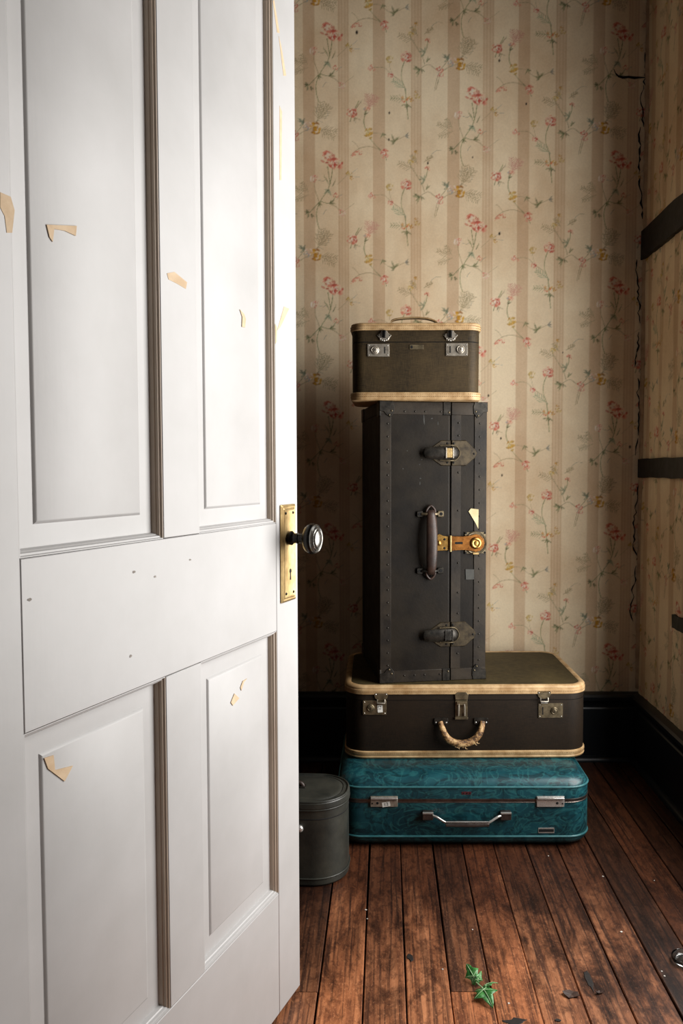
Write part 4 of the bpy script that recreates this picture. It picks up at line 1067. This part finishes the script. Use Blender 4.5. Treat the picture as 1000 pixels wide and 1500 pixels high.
# ------------------------------------------------------------------ train case on top
TCZ = TZ + TKH + 0.0034
CW, CD, CH = 0.378, 0.27, 0.222
tc = thing('train_case', 'olive tweed train case with cream leather bands, top of the stack', 'case', (0.0875, 2.365 + CD / 2, TCZ), R(-0.8), 'stacked vintage luggage')
FC = -CD / 2; CR = 0.040
def cshell(prof): return MB().loft(rbox(CW, CD, CR, prof, 9))
cshell([(0.008, 0.002), (0.006, 0.010), (0.005, 0.166)]).build('body', M['olive'], tc, 40)
cshell([(0.005, 0.1685), (0.005, 0.205), (0.012, 0.214), (0.03, 0.218), (0.07, 0.221)]).build('lid', M['olive'], tc, 40)
cshell([(0.007, 0.165), (0.0075, 0.166), (0.0075, 0.1685), (0.007, 0.1695)]).build('lid_gap', M['gap'], tc, 0)
t1 = cshell([(0.005, 0.2005), (0.0010, 0.2010), (0.0, 0.2040), (0.0, 0.2135), (0.0025, 0.2155), (0.0015, 0.2180), (0.003, 0.2205), (0.008, 0.2225), (0.018, 0.2230), (0.022, 0.2200)]).build('edge_band', M['cream'], tc, 50)
t2 = cshell([(0.020, 0.0), (0.006, 0.0006), (0.0015, 0.003), (0.0015, 0.0065), (0.0, 0.0080), (0.0, 0.0225), (0.001, 0.0240), (0.005, 0.0246)]).build('edge_band', M['cream'], tc, 50)
for z, p in ((0.2055, t1), (0.2115, t1), (0.0125, t2), (0.0190, t2)):
    o = stitches(CW + 0.0002, CD + 0.0002, CR, z).build('stitching', M['thread'], p, 0); o['kind'] = 'stuff'
yc = FC + 0.005
def tc_hasp(cx):
    hp = MB().prism([(cx - 0.021, 0.186), (cx - 0.016, 0.180), (cx - 0.012, 0.172), (cx, 0.1685), (cx + 0.012, 0.172), (cx + 0.016, 0.180), (cx + 0.021, 0.186), (cx + 0.012, 0.192), (cx + 0.008, 0.199), (cx - 0.008, 0.199), (cx - 0.012, 0.192)], yc + 0.001, yc - 0.0045, inset=0.0015).build('hasp', M['nickel'], tc, 30)
    MB().box(cx - 0.0048, cx + 0.0048, yc - 0.0120, yc - 0.003, 0.178, 0.200).build('hasp_tongue', M['knobdark'], hp, 0, 0.002)
    for k in range(5):
        a = R(-150 + 30 * k)
        MB().knob(cx + 0.0125 * math.cos(a), yc - 0.004, 0.183 + 0.0125 * math.sin(a), [(0.0021, 0), (0.0019, 0.0012), (0.0008, 0.002)], 8).build('hasp_bead', M['chrome'], hp, 50)
    screws(hp, [(cx - 0.0165, 0.186), (cx + 0.0165, 0.186)], yc - 0.0042, M['gap'], 0.002)
sc_ = 0.00197
xc = lambda p: (p - 610) * sc_
tc_hasp(xc(564)); tc_hasp(xc(660.3))
lock_plate(tc, 'latch', xc(555.5), 0.1440, 0.063, 0.036, yc, M['nickel'], xc(550.8), xc(565), 0.0118)
lock_plate(tc, 'latch', xc(669.5), 0.1455, 0.063, 0.036, yc, M['nickel'], xc(674.8), xc(660), 0.0118)
npz = MB().prism(rpoly(xc(611), 0.1530, 0.040, 0.0130, 0.001, 2), yc + 0.001, yc - 0.0016, inset=0.0005).build('name_plate', M['bronze'], tc, 0)
MB().prism(rpoly(xc(604), 0.1530, 0.006, 0.0080, 0.001, 2), yc, yc - 0.0020).build('plate_mark', M['gap'], npz, 0)
hd = bpy.data.objects.new('handle', None); COL.objects.link(hd); hd.parent = tc
P = catmull([(-0.072, 0.0, 0.2215), (-0.073, 0.0, 0.238), (-0.069, 0.0, 0.2500), (-0.045, 0.0, 0.2560), (0.0, 0.0, 0.2585), (0.038, 0.0, 0.2555), (0.064, 0.0, 0.2460), (0.071, 0.0, 0.234), (0.072, 0.0, 0.2215)], 6)
rings = []
for p in P: rings.append([(p.x, p.y - 0.010, p.z - 0.0022), (p.x, p.y + 0.010, p.z - 0.0022), (p.x, p.y + 0.011, p.z), (p.x, p.y + 0.008, p.z + 0.0030), (p.x, p.y - 0.008, p.z + 0.0030), (p.x, p.y - 0.011, p.z)])
MB().loft(rings).build('handle_grip', M['cream'], hd, 50)
for sx in (-1, 1):
    MB().box(sx * 0.073 - 0.007, sx * 0.073 + 0.007, -0.014, 0.014, 0.2190, 0.2290).build('handle_mount', M['brass'], hd, 0, 0.002)

# ------------------------------------------------------------------ rounded grey vanity case on the floor, left
VW, VD, VH = 0.325, 0.195, 0.222
vc = thing('vanity_case', 'rounded grey-green vanity case on the floor, half hidden by the white door', 'case', (-0.257, 1.995 + VD / 2, 0.0), R(-3), None)
VR = 0.088; FV = -VD / 2
def vshell(prof): return MB().loft(rbox(VW, VD, VR, prof, 12))
vshell([(0.012, 0.0), (0.004, 0.002), (0.0012, 0.006), (0.0008, 0.018), (0.0025, 0.0205), (0.003, 0.170), (0.0034, 0.1708)]).build('body', M['grey'], vc, 18)
vshell([(0.0034, 0.1722), (0.003, 0.173), (0.0022, 0.194), (0.0008, 0.196), (0.0, 0.200), (0.0005, 0.211), (0.003, 0.2150)]).build('lid', M['grey'], vc, 12)
def vhoop(ins, z, rad): return hoop(0, z, rad, VW, VD, VR, 8, ins)
vhoop(0.0012, 0.0205, 0.0022).build('piping', M['grey'], vc, 60)
vhoop(0.0010, 0.1950, 0.0017).build('piping', M['grey'], vc, 60)
vhoop(0.0042, 0.2150, 0.0030).build('piping', M['grey'], vc, 60)
vshell([(0.006, 0.2130), (0.011, 0.2155), (0.0165, 0.2165), (0.0185, 0.2145), (0.0205, 0.2165), (0.03, 0.2185), (0.06, 0.2195)]).build('lid_panel', M['grey'], vc, 45)
vshell([(0.0030, 0.1700), (0.0024, 0.1706), (0.0024, 0.1722), (0.003, 0.1730)]).build('lid_seam', M['gap'], vc, 30)
o = stitches(VW - 0.002, VD - 0.002, VR - 0.001, 0.2030, 0.0055, 0.0034, 0.0008).build('stitching', M['fibre_edge'], vc, 0); o['kind'] = 'stuff'
MB().knob(0.048, FV + 0.003, 0.151, [(0.0075, -0.002), (0.0085, 0.003), (0.0095, 0.006), (0.0085, 0.010), (0.005, 0.0125), (0.001, 0.0132)], 20).build('lock_stud', M['chrome'], vc, 50)
hd = MB().tube(catmull([(-0.05, -0.005, 0.2200), (-0.044, -0.005, 0.2285), (-0.02, -0.005, 0.2320), (0.012, -0.005, 0.2320), (0.036, -0.005, 0.2285), (0.042, -0.005, 0.2200)], 6), 0.0065, 9, 0.8).build('handle', M['handleleather'], vc, 60)
for x in (-0.05, 0.042):
    MB().box(x - 0.008, x + 0.008, -0.015, 0.005, 0.2160, 0.2230).build('handle_mount', M['blackmetal'], hd, 0, 0.002)

# ------------------------------------------------------------------ ivy sprig on the floor
ivy = thing('ivy_sprig', 'fresh green ivy sprig of two lobed leaves lying on the floorboards', 'plant', (0.186, 1.592, 0.0012), 0)
def ivy_leaf(tip, base, width, lift, roll, dark=False):
    """five-lobed leaf from base (stalk) to tip, both (x, y, z)"""
    b, t = Vector(base), Vector(tip); ax = t - b; L = ax.length; ax.normalize()
    side = ax.cross(Vector((0, 0, 1))).normalized(); upv = side.cross(ax).normalized()
    cr, sr = math.cos(R(roll)), math.sin(R(roll)); side, upv = side * cr + upv * sr, upv * cr - side * sr
    out = [(0.00, 0.03), (-0.14, 0.26), (-0.05, 0.52), (0.10, 0.42), (0.20, 0.58), (0.32, 0.82), (0.40, 0.58), (0.48, 0.34), (0.62, 0.30), (0.82, 0.16), (1.0, 0.0)]
    def pt(u, w, s):
        h = lift * (1 - (2 * u - 0.9) ** 2) * L - abs(w) * 0.20 * width - 0.1 * L * max(0, u - 0.6)
        return b + ax * (u * L) + side * (s * w * width) + upv * h
    vs, fs = [], []
    mid = [(0.0, 0), (0.15, 0), (0.32, 0), (0.48, 0), (0.65, 0), (0.82, 0), (1.0, 0)]
    m = MB()
    for s in (-1, 1):
        c = [pt(u, 0.0, 1) + upv * (-0.02 * L) for u, _ in mid]
        ed = [pt(u, w, s) for u, w in out]
        vs = c + ed; k = len(c)
        fs = [(0, k, k + 1), (0, k + 1, 1), (1, k + 1, k + 2), (1, k + 2, k + 3), (1, k + 3, 2), (2, k + 3, k + 4), (2, k + 4, k + 5), (2, k + 5, k + 6), (2, k + 6, 3), (3, k + 6, k + 7), (3, k + 7, 4), (4, k + 7, k + 8), (4, k + 8, 5), (5, k + 8, k + 9), (5, k + 9, k + 10), (5, k + 10, 6)]
        m.add(vs, fs)
    o = m.build('leaf', M['leaf'], ivy, 25)
    so = o.modifiers.new('solid', 'SOLIDIFY'); so.thickness = 0.0006
    vm = MB()
    base_p = pt(0.13, 0, 1)
    vm.tube([pt(u, 0, 1) + upv * 0.0003 for u in (0.0, 0.3, 0.6, 0.95)], [0.0009, 0.0008, 0.0006, 0.0003], 5)
    for s in (-1, 1):
        for u, w in ((0.32, 0.74), (-0.05, 0.44)):
            q = pt(u, w, s); vm.tube([base_p + upv * 0.0003, (base_p + q) / 2 + upv * 0.0012, q], [0.0007, 0.0006, 0.0003], 5)
    vm.build('vein', M['vein'], o, 60)
ivy_leaf((0.0215, -0.062, 0.004), (0.006, -0.014, 0.010), 0.032, 0.10, -8)
ivy_leaf((0.040, 0.002, 0.012), (0.012, -0.006, 0.010), 0.017, 0.10, 25)
ivy_leaf((-0.020, 0.062, 0.016), (-0.004, 0.016, 0.008), 0.020, 0.15, 28)
ivy_leaf((0.010, 0.032, 0.018), (-0.002, 0.012, 0.008), 0.012, 0.15, -35)
MB().tube(catmull([(-0.006, 0.018, 0.006), (0.0, 0.004, 0.007), (0.008, -0.012, 0.009)], 4), 0.0012, 6).build('stem', M['vein'], ivy, 60)

# ------------------------------------------------------------------ small debris
def scrap(name, x, y, rx, ry, rz, label, seed, cat='leaf', mat='deadleaf'):
    q = random.Random(seed); n = 10; m = MB(); P = blob_pts(rx, ry, n, seed, 0.22)
    top = [(a, b, 0.0012 + 0.004 * (abs(a) / rx) ** 2 + 0.0008 * q.random()) for a, b in P]; bot = [(a, b, z - 0.0009) for a, b, z in top]
    m.add([(0, 0, 0.0012), (0, 0, 0.0003)] + top + bot, [(0, 2 + i, 2 + (i + 1) % n) for i in range(n)] + [(1, 2 + n + (i + 1) % n, 2 + n + i) for i in range(n)] + [(2 + i, 2 + n + i, 2 + n + (i + 1) % n, 2 + (i + 1) % n) for i in range(n)])
    o = m.build(name, M[mat], None, 0); o.location = (x, y, 0.0002); o.rotation_euler = (0, 0, rz); return tag(o, label, cat)
scrap('dead_leaf', 0.369, 1.575, 0.017, 0.012, -0.2, 'larger curled dark brown leaf scrap on the orange board', 31)
scrap('dead_leaf', 0.427, 1.581, 0.010, 0.004, 0.5, 'thin dark leaf scrap lying right of the larger curled one', 32)
fl = [(692, 1362, 'white paint fleck on the board straight above the ivy sprig'), (803, 1254, 'white paint fleck under the front edge of the teal suitcase'),
      (883, 1284, 'white paint fleck on the dark boards off the teal suitcase corner'), (910, 1365, 'largest white paint fleck, alone on the dark right-hand boards'),
      (958, 1290, 'white paint fleck nearest the black baseboard on the right'), (969, 1423, 'upper of two close white flecks beside the glass cup'),
      (973, 1430, 'lower of two close white flecks beside the glass cup'), (536, 1333, 'upper of two white flecks in the gap in front of the vanity case'),
      (538, 1346, 'lower of two white flecks in the gap in front of the vanity case'), (648, 1420, 'white paint fleck to the left of the ivy sprig'),
      (745, 1470, 'white paint fleck between the ivy sprig and the curled dead leaf')]
flake0 = None
def floor_at(px, py):          # image row/column of a flake -> the spot on the floor it lies on
    a, b = (px - 565) / 1200.0, (py - 750) / 1200.0; c, s = math.cos(R(PITCH)), math.sin(R(PITCH))
    d = Vector((a, c - s * b, -s - c * b)); t = -EYE / d.z; return d.x * t, d.y * t
for k, (a, b, lab) in enumerate(fl):
    x, y = floor_at(a, b)
    if flake0 is None:
        flake0 = MB().add([(-0.003, -0.002, 0.0003), (0.0028, -0.0025, 0.0008), (0.0032, 0.002, 0.0003), (-0.0012, 0.003, 0.0010), (-0.003, -0.002, 0), (0.0028, -0.0025, 0), (0.0032, 0.002, 0), (-0.0012, 0.003, 0)],
                          [(0, 1, 2, 3), (7, 6, 5, 4), (0, 4, 5, 1), (1, 5, 6, 2), (2, 6, 7, 3), (3, 7, 4, 0)]).build('paint_flake', M['flake'], None, 0)
        o = flake0
    else:
        o = flake0.copy(); COL.objects.link(o)
    o.location = (x, y, 0.0002); o.rotation_euler = (0, 0, k * 1.3); s = 0.95 if k == 3 else 0.5 + 0.1 * (k % 4); o.scale = (s, s, 1)
    tag(o, lab, 'flake', 'paint flecks on the floor')
x, y = floor_at(1003, 1409)
cup = thing('glass_coaster', 'small clear round glass furniture cup on the floor at the right', 'glass', (x, y, 0.0004), 0)
MB().lathe([(0.020, 0.0), (0.025, 0.001), (0.0275, 0.006), (0.0285, 0.011), (0.0275, 0.0125), (0.0260, 0.0115), (0.0245, 0.006), (0.020, 0.0040), (0.012, 0.0034), (0.004, 0.0040), (0.001, 0.0042)], None, 28).build('dish', M['glass'], cup, 60)
